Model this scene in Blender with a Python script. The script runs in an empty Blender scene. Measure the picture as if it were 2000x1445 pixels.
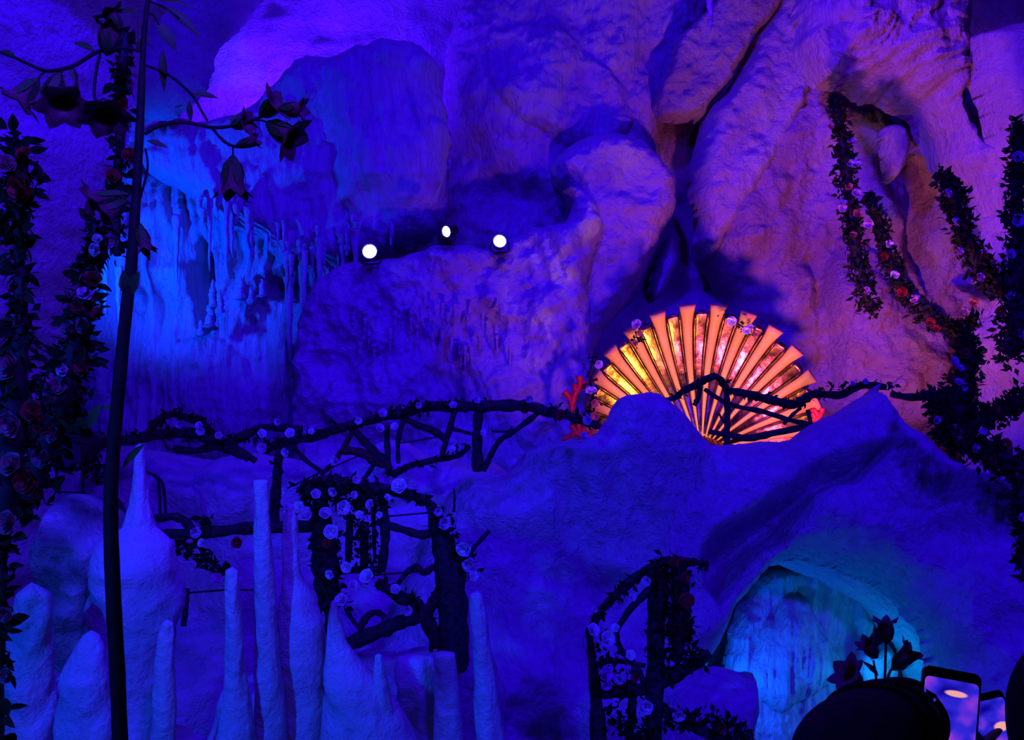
import bpy, math, random
import numpy as np
from mathutils import Vector, Matrix, Euler, Quaternion

random.seed(7)
rng = np.random.default_rng(11)
SC = bpy.context.scene
COL = SC.collection
F = 1900.0                       # focal length in pixels of the 2000 x 1445 photograph
CZ = 2.0                         # the photographer holds the phone high


def at(px, py, Y):
    """The point seen at pixel (px, py), Y metres in front of the camera."""
    return Vector(((px - 1000.0) / F * Y, Y, CZ - (py - 722.5) / F * Y))


# ------------------------------------------------------------------ camera
cam_d = bpy.data.cameras.new('camera')
cam_d.sensor_width = 36.0
cam_d.lens = F / 2000.0 * 36.0
cam = bpy.data.objects.new('camera', cam_d)
cam.location = (0, 0, CZ)
cam.rotation_euler = (math.pi / 2, 0, 0)
cam_d.clip_start = 0.05
COL.objects.link(cam)
SC.camera = cam

# ------------------------------------------------------------------ world, exposure
SC.view_settings.view_transform = 'Standard'
SC.view_settings.look = 'None'
SC.view_settings.exposure = 0.0
SC.view_settings.gamma = 1.0
SC.view_settings.use_curve_mapping = False
world = bpy.data.worlds.new('cave_dark')
world.use_nodes = True
world.node_tree.nodes['Background'].inputs[0].default_value = (0.004, 0.0, 0.10, 1)
world.node_tree.nodes['Background'].inputs[1].default_value = 0.3
SC.world = world
SC.cycles.max_bounces = 4
SC.cycles.diffuse_bounces = 1


# ------------------------------------------------------------------ lights
def aim(o, target):
    o.rotation_euler = (Vector(target) - o.location).to_track_quat('-Z', 'Y').to_euler()


def flood(name, loc, target, color, power, size=0.5, spread=math.pi):
    d = bpy.data.lights.new(name, 'AREA')
    d.shape = 'DISK'
    d.size = size
    d.color = color
    d.energy = power
    d.spread = spread
    o = bpy.data.objects.new(name, d)
    o.location = loc
    aim(o, target)
    COL.objects.link(o)
    return o


def spot(name, loc, target, color, power, cone=60, blend=0.6, radius=0.08):
    d = bpy.data.lights.new(name, 'SPOT')
    d.color = color
    d.energy = power
    d.spot_size = math.radians(cone)
    d.spot_blend = blend
    d.shadow_soft_size = radius
    o = bpy.data.objects.new(name, d)
    o.location = loc
    aim(o, target)
    COL.objects.link(o)
    return o


def bulb(name, loc, color, power, radius=0.06):
    d = bpy.data.lights.new(name, 'POINT')
    d.color = color
    d.energy = power
    d.shadow_soft_size = radius
    o = bpy.data.objects.new(name, d)
    o.location = loc
    COL.objects.link(o)
    return o


# blue floodlights over the visitors' path, with added middle and left fills
spot('blue_spot_high', (3.2, -1.5, 5.6), (2.2, 7.5, 0.8), (0.022, 0.0, 1.0), 3900, 58, 0.8, 0.3)
flood('blue_fill_middle', (-1.6, 3.8, 6.6), (-1.0, 8.2, 1.0), (0.02, 0.0, 1.0), 270, 0.4)  # added fill without a visible source, brightens the middle mound
spot('azure_front_spot', (-3.2, -1.0, 3.4), at(420, 1250, 4.2), (0.0, 0.05, 1.0), 1150, 44, 0.9, 0.15)
spot('blue_fill_left', (1.2, -1.8, 5.0), at(120, 450, 5.0), (0.04, 0.002, 1.0), 2300, 46, 0.9, 0.2)  # added unseen light that lifts the blue on the left pillar
# dim white fill, added to lift the dark foreground plants
bulb('plant_fill', (-0.5, 0.3, 3.6), (0.9, 0.8, 1.0), 5, 0.1)
flood('blue_fill_upper', (0.3, 7.0, 7.3), (0.6, 12.0, 3.6), (0.022, 0.0, 1.0), 330, 0.3)  # extra blue fill, added to brighten the upper walls
spot('violet_fill', (-0.5, 5.0, 6.6), at(1780, 150, 10.2), (0.14, 0.01, 1.0), 1700, 38, 0.9, 0.1)  # violet fill added for the overhang at upper right
# rose coloured spots hidden behind the front rock, aimed up at the back wall
spot('rose_spot_right', at(1640, 960, 7.9), at(1680, 400, 11.5), (0.85, 0.12, 0.56), 450, 92, 0.9, 0.12)
spot('rose_spot_centre', at(1330, 940, 8.0), at(1090, 580, 11.0), (0.62, 0.09, 0.85), 150, 54, 0.9, 0.10)
# azure spot behind the left pillar, on the dripstone wall
spot('azure_spot', at(50, 600, 10.3), at(350, 450, 12.2), (0.0, 0.042, 1.0), 850, 100, 1.0, 0.10)
# violet uplight behind the rock curtain
flood('violet_uplight', at(560, 330, 12.9), at(600, 20, 14.2), (0.05, 0.003, 1.0), 340, 0.4)
# cyan lamps inside the little cave on the right
bulb('grotto_lamp', at(1722, 1338, 7.86), (0.0, 0.32, 1.0), 8, 0.04)
bulb('grotto_lamp_low', at(1412, 1350, 7.75), (0.0, 0.10, 1.0), 36, 0.05)
# warm lamp at the foot of the shell
spot('shell_lamp', at(1385, 856, 9.45), at(1372, 770, 10.4), (1.0, 0.42, 0.10), 75, 118, 0.5, 0.08)


# ------------------------------------------------------------------ helpers: objects
def tag(o, label=None, cat=None, group=None, kind=None):
    if label: o['label'] = label
    if cat: o['category'] = cat
    if group: o['group'] = group
    if kind: o['kind'] = kind
    return o


def attach(o, parent):
    if parent is not None:
        o.parent = parent
        o.matrix_parent_inverse = WORLD[parent.name].inverted()


WORLD = {}


def link(name, mesh, mat=None, parent=None, matrix=None, smooth=True):
    o = bpy.data.objects.new(name, mesh)
    if mat is not None and not mesh.materials:
        mesh.materials.append(MATS[mat])
    COL.objects.link(o)
    M = matrix if matrix is not None else Matrix.Identity(4)
    WORLD[o.name] = M.copy()
    o.matrix_basis = M
    if parent is not None:
        o.parent = parent
        o.matrix_parent_inverse = WORLD[parent.name].inverted()
    return o


def thing(name, loc, label, cat, group=None):
    o = bpy.data.objects.new(name, None)
    o.empty_display_size = 0.1
    o.location = loc
    COL.objects.link(o)
    WORLD[o.name] = Matrix.Translation(Vector(loc))
    return tag(o, label, cat, group)


def pymesh(name, verts, faces, smooth=True):
    m = bpy.data.meshes.new(name)
    m.from_pydata([tuple(v) for v in verts], [], faces)
    if smooth:
        m.polygons.foreach_set('use_smooth', [True] * len(m.polygons))
    m.update()
    return m


def npmesh(name, V, Q):
    """V (n,3), Q (m,4) numpy arrays."""
    m = bpy.data.meshes.new(name)
    m.vertices.add(len(V))
    m.vertices.foreach_set('co', V.astype(np.float32).ravel())
    m.loops.add(len(Q) * 4)
    m.loops.foreach_set('vertex_index', Q.astype(np.int32).ravel())
    m.polygons.add(len(Q))
    m.polygons.foreach_set('loop_start', np.arange(0, len(Q) * 4, 4, dtype=np.int32))
    m.polygons.foreach_set('loop_total', np.full(len(Q), 4, dtype=np.int32))
    m.polygons.foreach_set('use_smooth', np.ones(len(Q), dtype=bool))
    m.update(calc_edges=True)
    m.validate()
    return m


# ------------------------------------------------------------------ helpers: noise
_T = rng.random((256, 256)) * 2 - 1


def vnoise(x, y, seed=0):
    x = x + seed * 17.31
    y = y + seed * 9.77
    xi = np.floor(x).astype(int); yi = np.floor(y).astype(int)
    fx = x - xi; fy = y - yi
    fx = fx * fx * fx * (fx * (fx * 6 - 15) + 10); fy = fy * fy * fy * (fy * (fy * 6 - 15) + 10)
    a = _T[xi & 255, yi & 255]; b = _T[(xi + 1) & 255, yi & 255]
    c = _T[xi & 255, (yi + 1) & 255]; d = _T[(xi + 1) & 255, (yi + 1) & 255]
    return (a * (1 - fx) + b * fx) * (1 - fy) + (c * (1 - fx) + d * fx) * fy


def fbm(x, y, octv=5, seed=0, gain=0.5):
    s = 0; a = 1.0; f = 1.0; t = 0
    for i in range(octv):
        s = s + a * vnoise(x * f, y * f, seed + i * 3.1); t += a
        a *= gain; f *= 2.03
    return s / t * 1.6


def ridged(x, y, octv=4, seed=0):
    s = 0; a = 1.0; f = 1.0; t = 0
    for i in range(octv):
        s = s + a * (1 - 2 * np.abs(vnoise(x * f, y * f, seed + i * 2.7))); t += a
        a *= 0.5; f *= 2.1
    return s / t


# ------------------------------------------------------------------ materials (procedural)
MATS = {}


def nodemat(name):
    m = bpy.data.materials.new(name)
    m.use_nodes = True
    nt = m.node_tree
    b = nt.nodes['Principled BSDF']
    MATS[name] = m
    return m, nt, b


def rock_mat(name, c1, c2, scale=1.6, bump=0.5, rough=0.8, streak=0.0, spec=0.25, pits=0.5):
    m, nt, b = nodemat(name)
    N = nt.nodes; L = nt.links
    tc = N.new('ShaderNodeTexCoord')
    mp = N.new('ShaderNodeMapping')
    mp.inputs['Scale'].default_value = (1, 1, 1 - streak)
    L.new(tc.outputs['Object'], mp.inputs[0])
    n1 = N.new('ShaderNodeTexNoise'); n1.inputs['Scale'].default_value = scale; n1.inputs['Detail'].default_value = 6
    n2 = N.new('ShaderNodeTexNoise'); n2.inputs['Scale'].default_value = 11; n2.inputs['Detail'].default_value = 8
    n2.inputs['Roughness'].default_value = 0.65
    n2.inputs['Distortion'].default_value = 0.4
    n3 = N.new('ShaderNodeTexNoise'); n3.inputs['Scale'].default_value = 34; n3.inputs['Detail'].default_value = 3
    for n in (n1, n2, n3):
        L.new(mp.outputs[0], n.inputs['Vector'])
    r = N.new('ShaderNodeValToRGB')
    r.color_ramp.elements[0].position = 0.3; r.color_ramp.elements[0].color = (*c1, 1)
    r.color_ramp.elements[1].position = 0.7; r.color_ramp.elements[1].color = (*c2, 1)
    L.new(n1.outputs['Fac'], r.inputs[0])
    # small dark pits and stains
    r2 = N.new('ShaderNodeValToRGB')
    r2.color_ramp.elements[0].position = 0.30; r2.color_ramp.elements[0].color = (0.35, 0.3, 0.28, 1)
    r2.color_ramp.elements[1].position = 0.42; r2.color_ramp.elements[1].color = (1, 1, 1, 1)
    L.new(n2.outputs['Fac'], r2.inputs[0])
    mx = N.new('ShaderNodeMix'); mx.data_type = 'RGBA'; mx.blend_type = 'MULTIPLY'
    mx.inputs[0].default_value = pits
    L.new(r.outputs[0], mx.inputs[6]); L.new(r2.outputs[0], mx.inputs[7])
    L.new(mx.outputs[2], b.inputs['Base Color'])
    ad = N.new('ShaderNodeMath'); ad.operation = 'MULTIPLY_ADD'; ad.inputs[1].default_value = 0.35
    L.new(n3.outputs['Fac'], ad.inputs[0]); L.new(n2.outputs['Fac'], ad.inputs[2])
    bp = N.new('ShaderNodeBump'); bp.inputs['Strength'].default_value = min(1.0, bump * 1.7); bp.inputs['Distance'].default_value = 0.10
    L.new(ad.outputs[0], bp.inputs['Height']); L.new(bp.outputs[0], b.inputs['Normal'])
    b.inputs['Roughness'].default_value = rough
    b.inputs['Specular IOR Level'].default_value = spec
    return m


def plain_mat(name, c1, c2=None, rough=0.6, metal=0.0, scale=18, bump=0.0, spec=0.3, emit=None, strength=0.0):
    m, nt, b = nodemat(name)
    N = nt.nodes; L = nt.links
    c2 = c2 or c1
    tc = N.new('ShaderNodeTexCoord')
    n = N.new('ShaderNodeTexNoise'); n.inputs['Scale'].default_value = scale; n.inputs['Detail'].default_value = 5
    L.new(tc.outputs['Object'], n.inputs['Vector'])
    r = N.new('ShaderNodeValToRGB')
    r.color_ramp.elements[0].position = 0.35; r.color_ramp.elements[0].color = (*c1, 1)
    r.color_ramp.elements[1].position = 0.65; r.color_ramp.elements[1].color = (*c2, 1)
    L.new(n.outputs['Fac'], r.inputs[0]); L.new(r.outputs[0], b.inputs['Base Color'])
    b.inputs['Roughness'].default_value = rough
    b.inputs['Metallic'].default_value = metal
    b.inputs['Specular IOR Level'].default_value = spec
    if bump:
        bp = N.new('ShaderNodeBump'); bp.inputs['Strength'].default_value = bump; bp.inputs['Distance'].default_value = 0.02
        L.new(n.outputs['Fac'], bp.inputs['Height']); L.new(bp.outputs[0], b.inputs['Normal'])
    if emit:
        b.inputs['Emission Color'].default_value = (*emit, 1)
        b.inputs['Emission Strength'].default_value = strength
    return m


rock_mat('limestone', (0.62, 0.54, 0.50), (0.74, 0.68, 0.64))
rock_mat('dripstone', (0.60, 0.58, 0.56), (0.76, 0.73, 0.70), streak=0.82, bump=0.7, rough=0.55, spec=0.45, pits=0.35)
rock_mat('brown_limestone', (0.50, 0.36, 0.30), (0.74, 0.64, 0.58), scale=0.9, bump=0.55)
rock_mat('furrowed_limestone', (0.60, 0.50, 0.46), (0.78, 0.70, 0.66), streak=0.6, bump=0.8)
rock_mat('boulder_stone', (0.56, 0.50, 0.48), (0.72, 0.66, 0.64), scale=1.6, bump=0.6, pits=0.5)
rock_mat('mossy_stone', (0.12, 0.15, 0.11), (0.70, 0.68, 0.64), scale=4.5, bump=0.5, pits=0.4)
rock_mat('stalagmite_stone', (0.60, 0.60, 0.58), (0.74, 0.73, 0.70), scale=3, bump=0.3, rough=0.5, spec=0.5, pits=0.25)
plain_mat('bark', (0.018, 0.012, 0.010), (0.05, 0.034, 0.028), 0.85, scale=30, bump=0.8)
plain_mat('brown_bark', (0.05, 0.02, 0.012), (0.10, 0.04, 0.02), 0.85, scale=30, bump=0.6)
plain_mat('leaf', (0.010, 0.022, 0.008), (0.022, 0.045, 0.012), 0.85, spec=0.08)
plain_mat('bright_leaf', (0.03, 0.12, 0.025), (0.06, 0.2, 0.04), 0.55)
plain_mat('rose_pink', (0.74, 0.40, 0.62), (0.85, 0.55, 0.72), 0.7, scale=30)
plain_mat('rose_white', (0.84, 0.80, 0.82), (0.9, 0.87, 0.88), 0.7, scale=30)
plain_mat('rose_dusky', (0.34, 0.10, 0.13), (0.45, 0.16, 0.20), 0.7, scale=30)  # weak light put into the colour: darker rose copy for the left garlands
plain_mat('rose_red', (0.30, 0.015, 0.02), (0.45, 0.03, 0.035), 0.7, scale=30)
plain_mat('rose_orange', (0.75, 0.25, 0.12), (0.8, 0.36, 0.18), 0.7, scale=30)
plain_mat('bell_petal', (0.14, 0.04, 0.06), (0.24, 0.09, 0.10), 0.6, scale=25)
plain_mat('stem', (0.012, 0.016, 0.012), (0.03, 0.03, 0.022), 0.7, scale=25)
plain_mat('coral', (0.55, 0.012, 0.012), (0.75, 0.03, 0.02), 0.4, scale=14, bump=0.2)
plain_mat('orange_lacquer', (0.88, 0.40, 0.08), (0.92, 0.48, 0.11), 0.45, scale=3, bump=0.06)
plain_mat('gold_leaf', (0.10, 0.05, 0.03), (0.42, 0.23, 0.09), 0.24, metal=1.0, scale=9, bump=0.35)
plain_mat('gold_flower', (0.8, 0.5, 0.2), (0.9, 0.7, 0.4), 0.5, metal=0.3)
plain_mat('lamp_metal', (0.012, 0.012, 0.014), (0.02, 0.02, 0.022), 0.45, metal=0.5)
plain_mat('lamp_rim', (0.55, 0.55, 0.58), (0.7, 0.7, 0.72), 0.25, metal=0.9)
plain_mat('lamp_lens', (0.9, 0.9, 0.9), None, 0.3, emit=(0.92, 0.95, 1.0), strength=6)
plain_mat('dark_cloth', (0.010, 0.009, 0.022), (0.022, 0.02, 0.04), 0.9, scale=60, bump=0.2, spec=0.1)
plain_mat('black_cloth', (0.006, 0.006, 0.010), (0.012, 0.012, 0.018), 0.9, scale=60, bump=0.2, spec=0.1)
plain_mat('skin', (0.20, 0.11, 0.08), (0.26, 0.15, 0.11), 0.6)
plain_mat('hair', (0.008, 0.006, 0.005), (0.02, 0.014, 0.01), 0.6, scale=60)
plain_mat('phone_black', (0.004, 0.004, 0.005), (0.006, 0.006, 0.007), 0.2)
plain_mat('wire', (0.02, 0.018, 0.02), (0.03, 0.028, 0.03), 0.5, metal=0.5)


def screen_mat(name, spot_xy, spot_size):
    """A lit phone display showing the grotto: violet and blue clouds and one bright warm patch."""
    m, nt, b = nodemat(name)
    N = nt.nodes; L = nt.links
    tc = N.new('ShaderNodeTexCoord')
    n = N.new('ShaderNodeTexNoise'); n.inputs['Scale'].default_value = 26; n.inputs['Detail'].default_value = 2
    mp = N.new('ShaderNodeMapping'); mp.inputs['Scale'].default_value = (0.8, 1, 1)
    L.new(tc.outputs['Object'], mp.inputs[0]); L.new(mp.outputs[0], n.inputs['Vector'])
    r = N.new('ShaderNodeValToRGB')
    e = r.color_ramp.elements
    e[0].position = 0.34; e[0].color = (0.004, 0.0, 0.30, 1)
    e[1].position = 0.66; e[1].color = (0.36, 0.05, 0.75, 1)
    x = e.new(0.5); x.color = (0.03, 0.02, 0.75, 1)
    L.new(n.outputs['Fac'], r.inputs[0])
    sb = N.new('ShaderNodeVectorMath'); sb.operation = 'SUBTRACT'; sb.inputs[1].default_value = (spot_xy[0], 0, spot_xy[1])
    L.new(tc.outputs['Object'], sb.inputs[0])
    dv = N.new('ShaderNodeVectorMath'); dv.operation = 'DIVIDE'; dv.inputs[1].default_value = (spot_size[0], 1, spot_size[1])
    L.new(sb.outputs[0], dv.inputs[0])
    ln = N.new('ShaderNodeVectorMath'); ln.operation = 'LENGTH'
    L.new(dv.outputs[0], ln.inputs[0])
    mr = N.new('ShaderNodeMapRange'); mr.inputs['From Min'].default_value = 1.15; mr.inputs['From Max'].default_value = 0.75
    mr.interpolation_type = 'SMOOTHSTEP'
    L.new(ln.outputs['Value'], mr.inputs['Value'])
    mx = N.new('ShaderNodeMix'); mx.data_type = 'RGBA'
    L.new(mr.outputs[0], mx.inputs[0]); L.new(r.outputs[0], mx.inputs[6])
    mx.inputs[7].default_value = (1.0, 0.42, 0.42, 1)
    L.new(mx.outputs[2], b.inputs['Emission Color'])
    b.inputs['Emission Strength'].default_value = 0.9
    b.inputs['Base Color'].default_value = (0.01, 0.01, 0.012, 1)
    b.inputs['Roughness'].default_value = 0.2


screen_mat('phone_screen', (0.006, 0.052), (0.014, 0.004))
screen_mat('phone_screen_tilted', (0.012, 0.02), (0.013, 0.008))


# ------------------------------------------------------------------ helpers: rock masses
def chaikin(P, n=2):
    P = np.asarray(P, float)
    for _ in range(n):
        Q = np.roll(P, -1, axis=0)
        P = np.stack([0.75 * P + 0.25 * Q, 0.25 * P + 0.75 * Q], axis=1).reshape(-1, 2)
    return P


def sdf(X, Z, P):
    """Signed distance (inside positive) of points to polygon P."""
    best = np.full(X.shape, 1e9); inside = np.zeros(X.shape, bool)
    n = len(P)
    for i in range(n):
        ax, az = P[i]; bx, bz = P[(i + 1) % n]
        ex, ez = bx - ax, bz - az
        t = np.clip(((X - ax) * ex + (Z - az) * ez) / (ex * ex + ez * ez + 1e-12), 0, 1)
        d = (X - ax - t * ex) ** 2 + (Z - az - t * ez) ** 2
        best = np.minimum(best, d)
        c = ((az > Z) != (bz > Z))
        with np.errstate(divide='ignore', invalid='ignore'):
            xi = (bx - ax) * (Z - az) / (bz - az + 1e-12) + ax
        inside ^= c & (X < xi)
    return np.where(inside, 1, -1) * np.sqrt(best)


class Plane:
    def __init__(s, c, Y0, tilt=0, yaw=0):
        s.o = np.array(at(c[0], c[1], Y0))
        R = Matrix.Rotation(math.radians(yaw), 3, 'Z') @ Matrix.Rotation(math.radians(-tilt), 3, 'X')
        s.ex = np.array(R @ Vector((1, 0, 0))); s.ez = np.array(R @ Vector((0, 0, 1))); s.n = np.array(R @ Vector((0, -1, 0)))

    def uv(s, px, py, back=0.0):
        d = np.array([(px - 1000) / F, 1.0, -(py - 722.5) / F]); c = np.array([0, 0, CZ])
        t = np.dot(s.o - s.n * back - c, s.n) / np.dot(d, s.n)
        p = c + d * t - s.o
        return np.array([p @ s.ex, p @ s.ez])


MASSES = {}


def mass(name, outline, Y0, mat='limestone', tilt=0, yaw=0, edge=0.5, depth=0.8, rough=0.10, fscale=1.0,
         fine=0.02, drip=0.0, dfreq=6.0, dslope=0.0, lobes=(), cell=0.03, seed=1, wob=0.04, smooth=2, label=None, cat='rock',
         kind=None, parent=None, fur=0.0):
    """A rounded rock body: a relief over a plane in the world whose rim curls back by `depth`."""
    P = np.array(outline, float)
    c = P.mean(axis=0)
    pl = Plane(c, Y0, tilt, yaw)
    nxt = np.roll(P, -1, axis=0); prv = np.roll(P, 1, axis=0)
    tg = nxt - prv
    area = np.sum(P[:, 0] * nxt[:, 1] - nxt[:, 0] * P[:, 1])
    nr = np.stack([tg[:, 1], -tg[:, 0]], axis=1) * (1 if area > 0 else -1)
    nr /= np.linalg.norm(nr, axis=1, keepdims=True) + 1e-9
    toc = np.array([1000.0, 722.5]) - P
    toc /= np.linalg.norm(toc, axis=1, keepdims=True) + 1e-9
    rim = np.clip(0.5 + 0.9 * np.sum(nr * toc, axis=1), 0.1, 1.0)      # the part of the curled rim that shows as the outline
    U = chaikin(np.array([pl.uv(p[0], p[1], depth * r * 0.85) for p, r in zip(P, rim)]), smooth)
    x0, z0 = U.min(axis=0) - cell * 3; x1, z1 = U.max(axis=0) + cell * 3
    xs = np.arange(x0, x1, cell); zs = np.arange(z0, z1, cell)
    X, Z = np.meshgrid(xs, zs)
    d = sdf(X, Z, U) + wob * fbm(X * 3, Z * 3, 4, seed + 40)
    gz, gx = np.gradient(d, cell)
    g = np.sqrt(gx * gx + gz * gz) + 1e-6
    near = (d < 0) & (d > -cell * 1.6)
    X = np.where(near, X - d * gx / g / g, X); Z = np.where(near, Z - d * gz / g / g, Z)
    t = np.clip(d / edge, 0, 1)
    h = -depth * (1 - np.sqrt(np.clip(1 - (1 - t) ** 2, 0, 1)))
    h = h + rough * fbm(X * fscale, Z * fscale, 3, seed) + fine * fbm(X * 5, Z * 5, 5, seed + 7, 0.6)
    h = h + rough * 0.35 * ridged(X * fscale * 1.7, Z * fscale * 1.7, 4, seed + 23)
    if drip:
        sx = X + dslope * Z + 0.10 * fbm(X * 0.9, Z * 0.9, 3, seed + 3)
        k = 0.45 + 0.55 * np.clip(fbm(X * 0.8, Z * 0.8, 3, seed + 5) + 0.4, 0, 1)
        h = h + drip * k * (0.7 * ridged(sx * dfreq, Z * 0.55, 4, seed + 9) + 0.3 * vnoise(sx * dfreq * 3, Z * 0.9, seed + 2))
    if fur:
        q = fbm(X * 0.7, Z * 0.7, 2, seed + 13) * 2.2
        a = X * np.cos(q) + Z * np.sin(q); b2 = -X * np.sin(q) + Z * np.cos(q)
        h = h + fur * ridged(a * 9, b2 * 2.2, 3, seed + 17)
    for lb in lobes:
        LP = chaikin(np.array([pl.uv(*p) for p in lb[0]]), 2)
        ld = sdf(X, Z, LP) + 0.05 * fbm(X * 3, Z * 3, 3, seed + 61)
        q = np.clip(ld / lb[2], 0, 1)
        h = h + lb[1] * (np.sqrt(np.clip(1 - (1 - q) ** 2, 0, 1)) if lb[1] > 0 else q * q * (3 - 2 * q))
    keep = d > -cell * 1.6
    nz, nx = X.shape
    idx = np.arange(nz * nx).reshape(nz, nx)
    ok = keep[:-1, :-1] & keep[1:, :-1] & keep[:-1, 1:] & keep[1:, 1:]
    # rows run upwards (z), columns to the right (x): this order faces the camera
    Q = np.stack([idx[:-1, :-1][ok], idx[:-1, 1:][ok], idx[1:, 1:][ok], idx[1:, :-1][ok]], axis=1)
    V = pl.o + X.reshape(-1, 1) * pl.ex + Z.reshape(-1, 1) * pl.ez + h.reshape(-1, 1) * pl.n
    used = np.unique(Q); remap = np.zeros(len(V), int); remap[used] = np.arange(len(used))
    m = npmesh(name, V[used], remap[Q])
    o = link(name, m, mat, parent)
    if label: tag(o, label, cat)
    if kind: o['kind'] = kind
    MASSES[name] = o
    return o


# ------------------------------------------------------------------ the setting: cave shell
def slab(name, origin, ex, ez, w, h, n, rough, seed, mat, cell=0.12):
    xs = np.arange(0, w + cell, cell); zs = np.arange(0, h + cell, cell)
    X, Z = np.meshgrid(xs, zs)
    hh = rough * fbm(X * 0.5, Z * 0.5, 5, seed) + 0.3 * rough * ridged(X * 1.3, Z * 1.3, 4, seed + 8)
    V = np.array(origin) + X.reshape(-1, 1) * np.array(ex) + Z.reshape(-1, 1) * np.array(ez) + hh.reshape(-1, 1) * np.array(n)
    nz, nx = X.shape
    idx = np.arange(nz * nx).reshape(nz, nx)
    Q = np.stack([idx[:-1, :-1], idx[:-1, 1:], idx[1:, 1:], idx[1:, :-1]], axis=-1).reshape(-1, 4)
    o = link(name, npmesh(name, V, Q), mat)
    o['kind'] = 'structure'
    return o


slab('wall_back', (-9, 14.6, -2.2), (1, 0, 0), (0, -0.04, 1), 18, 11, (0, -1, 0), 0.28, 2, 'limestone', 0.06)
slab('wall_left', (-8, -5, -2), (0, 1, 0), (0, 0, 1), 20.5, 10.5, (1, 0, 0), 0.3, 12, 'limestone')
slab('wall_right', (8, 15.5, -2), (0, -1, 0), (0, 0, 1), 20.5, 10.5, (-1, 0, 0), 0.3, 13, 'limestone')
slab('wall_front', (9, -5, -2), (-1, 0, 0), (0, 0, 1), 18, 10.5, (0, 1, 0), 0.3, 14, 'limestone')
slab('ceiling', (-9, 15.5, 8.1), (1, 0, 0), (0, -1, 0), 18, 21, (0, 0, -1), 0.3, 15, 'limestone')
slab('floor', (-9, -5.5, -1.5), (1, 0, 0), (0, 1, 0), 18, 21, (0, 0, 1), 0.12, 16, 'boulder_stone')
# the visitors' path, a raised stone platform under the camera
_v = [(-4, -4.5, -1.7), (4, -4.5, -1.7), (4, 2.5, -1.7), (-4, 2.5, -1.7), (-4, -4.5, 0), (4, -4.5, 0), (4, 2.5, 0), (-4, 2.5, 0)]
_f = [(0, 3, 2, 1), (4, 5, 6, 7), (0, 1, 5, 4), (1, 2, 6, 5), (2, 3, 7, 6), (3, 0, 4, 7)]
o = link('floor_2', pymesh('floor_2', _v, _f, False), 'boulder_stone'); o['kind'] = 'structure'

o = slab('light_block_slab', (-1.2, 7.75, 0.72), (1, 0, 0), (0, 1, 0.02), 8.5, 3.8, (0, 0, 1), 0.06, 18, 'boulder_stone')  # unseen rock slab, added to keep warm light out of the small grotto

# ------------------------------------------------------------------ rock masses, far to near
mass('dripstone_wall', [(130, 300), (420, 250), (640, 420), (700, 640), (700, 960), (100, 960)], 12.4, 'dripstone',
     edge=0.5, depth=0.9, rough=0.18, drip=0.19, dfreq=5.5, cell=0.022, seed=4,
     lobes=[([(375, 440), (405, 450), (440, 560), (420, 660), (380, 665), (365, 560)], -0.7, 0.16),
            ([(500, 520), (640, 500), (640, 590), (560, 600), (500, 580)], -0.5, 0.2),
            ([(230, 560), (285, 560), (285, 620), (230, 620)], -0.12, 0.1),
            ([(330, 660), (450, 650), (510, 770), (480, 900), (300, 900)], 0.25, 0.5)],
     label='bright blue lit dripstone wall with vertical flutes at left')
mass('rock_curtain', [(255, 215), (420, 225), (500, 172), (560, 112), (650, 80), (780, 50), (835, 80), (856, 120), (872, 230),
                      (884, 340), (870, 450), (800, 480), (740, 500), (660, 530), (620, 500), (560, 545), (520, 480), (470, 450),
                      (420, 420), (370, 380), (300, 350), (255, 320)],
     11.6, 'dripstone', edge=0.35, depth=0.75, rough=0.20, drip=0.10, dfreq=4.5, dslope=0.25, cell=0.022, seed=9, wob=0.06,
     lobes=[([(560, 180), (650, 140), (700, 300), (690, 420), (600, 420)], -0.25, 0.5)],
     label='dark blue hanging rock curtain with rounded shoulder under violet vault')
mass('upper_left_rock', [(150, -90), (500, -90), (470, 20), (412, 110), (396, 190), (340, 235), (270, 230), (150, 320)],
     10.6, 'limestone', edge=0.5, depth=0.8, rough=0.2, cell=0.03, seed=21,
     label='smooth dim rock bulge behind tall flower stem at upper left')
mass('upper_wall_rock', [(845, 110), (905, -90), (1420, -90), (1400, 60), (1290, 240), (1330, 420), (1240, 640), (1100, 620),
                         (860, 520), (870, 300)],
     12.3, 'furrowed_limestone', edge=0.6, depth=0.9, rough=0.28, fscale=0.8, fine=0.05, cell=0.022, seed=31, drip=0.04, dfreq=5,
     dslope=-0.5, lobes=[([(940, 60), (1080, 40), (1220, 160), (1250, 260), (1120, 300), (1020, 250), (960, 180)], 0.28, 0.6),
                         ([(900, 320), (1060, 330), (1090, 420), (960, 450), (890, 420)], -0.3, 0.4)],
     label='broad blue violet furrowed rock face above the spotlights')
mass('bulging_lobe', [(1060, 330), (1110, 262), (1180, 236), (1250, 244), (1292, 275), (1332, 322), (1340, 350), (1326, 400), (1300, 445),
                      (1288, 500), (1255, 560), (1205, 610), (1150, 720), (1090, 700), (1110, 560), (1125, 420)],
     11.5, 'limestone', edge=0.3, depth=0.8, rough=0.14, cell=0.02, seed=37, fine=0.055,
     label='rounded rock lobe left of the dark crevice above the shell')
mass('leaning_slab', [(1345, 40), (1480, -60), (1600, -60), (1480, 60), (1430, 150), (1372, 236), (1310, 248), (1268, 218), (1300, 130)],
     12.0, 'brown_limestone', edge=0.09, depth=0.35, rough=0.1, cell=0.022, seed=41, fine=0.06,
     label='brownish leaning rock slab at top between blue faces')
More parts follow.
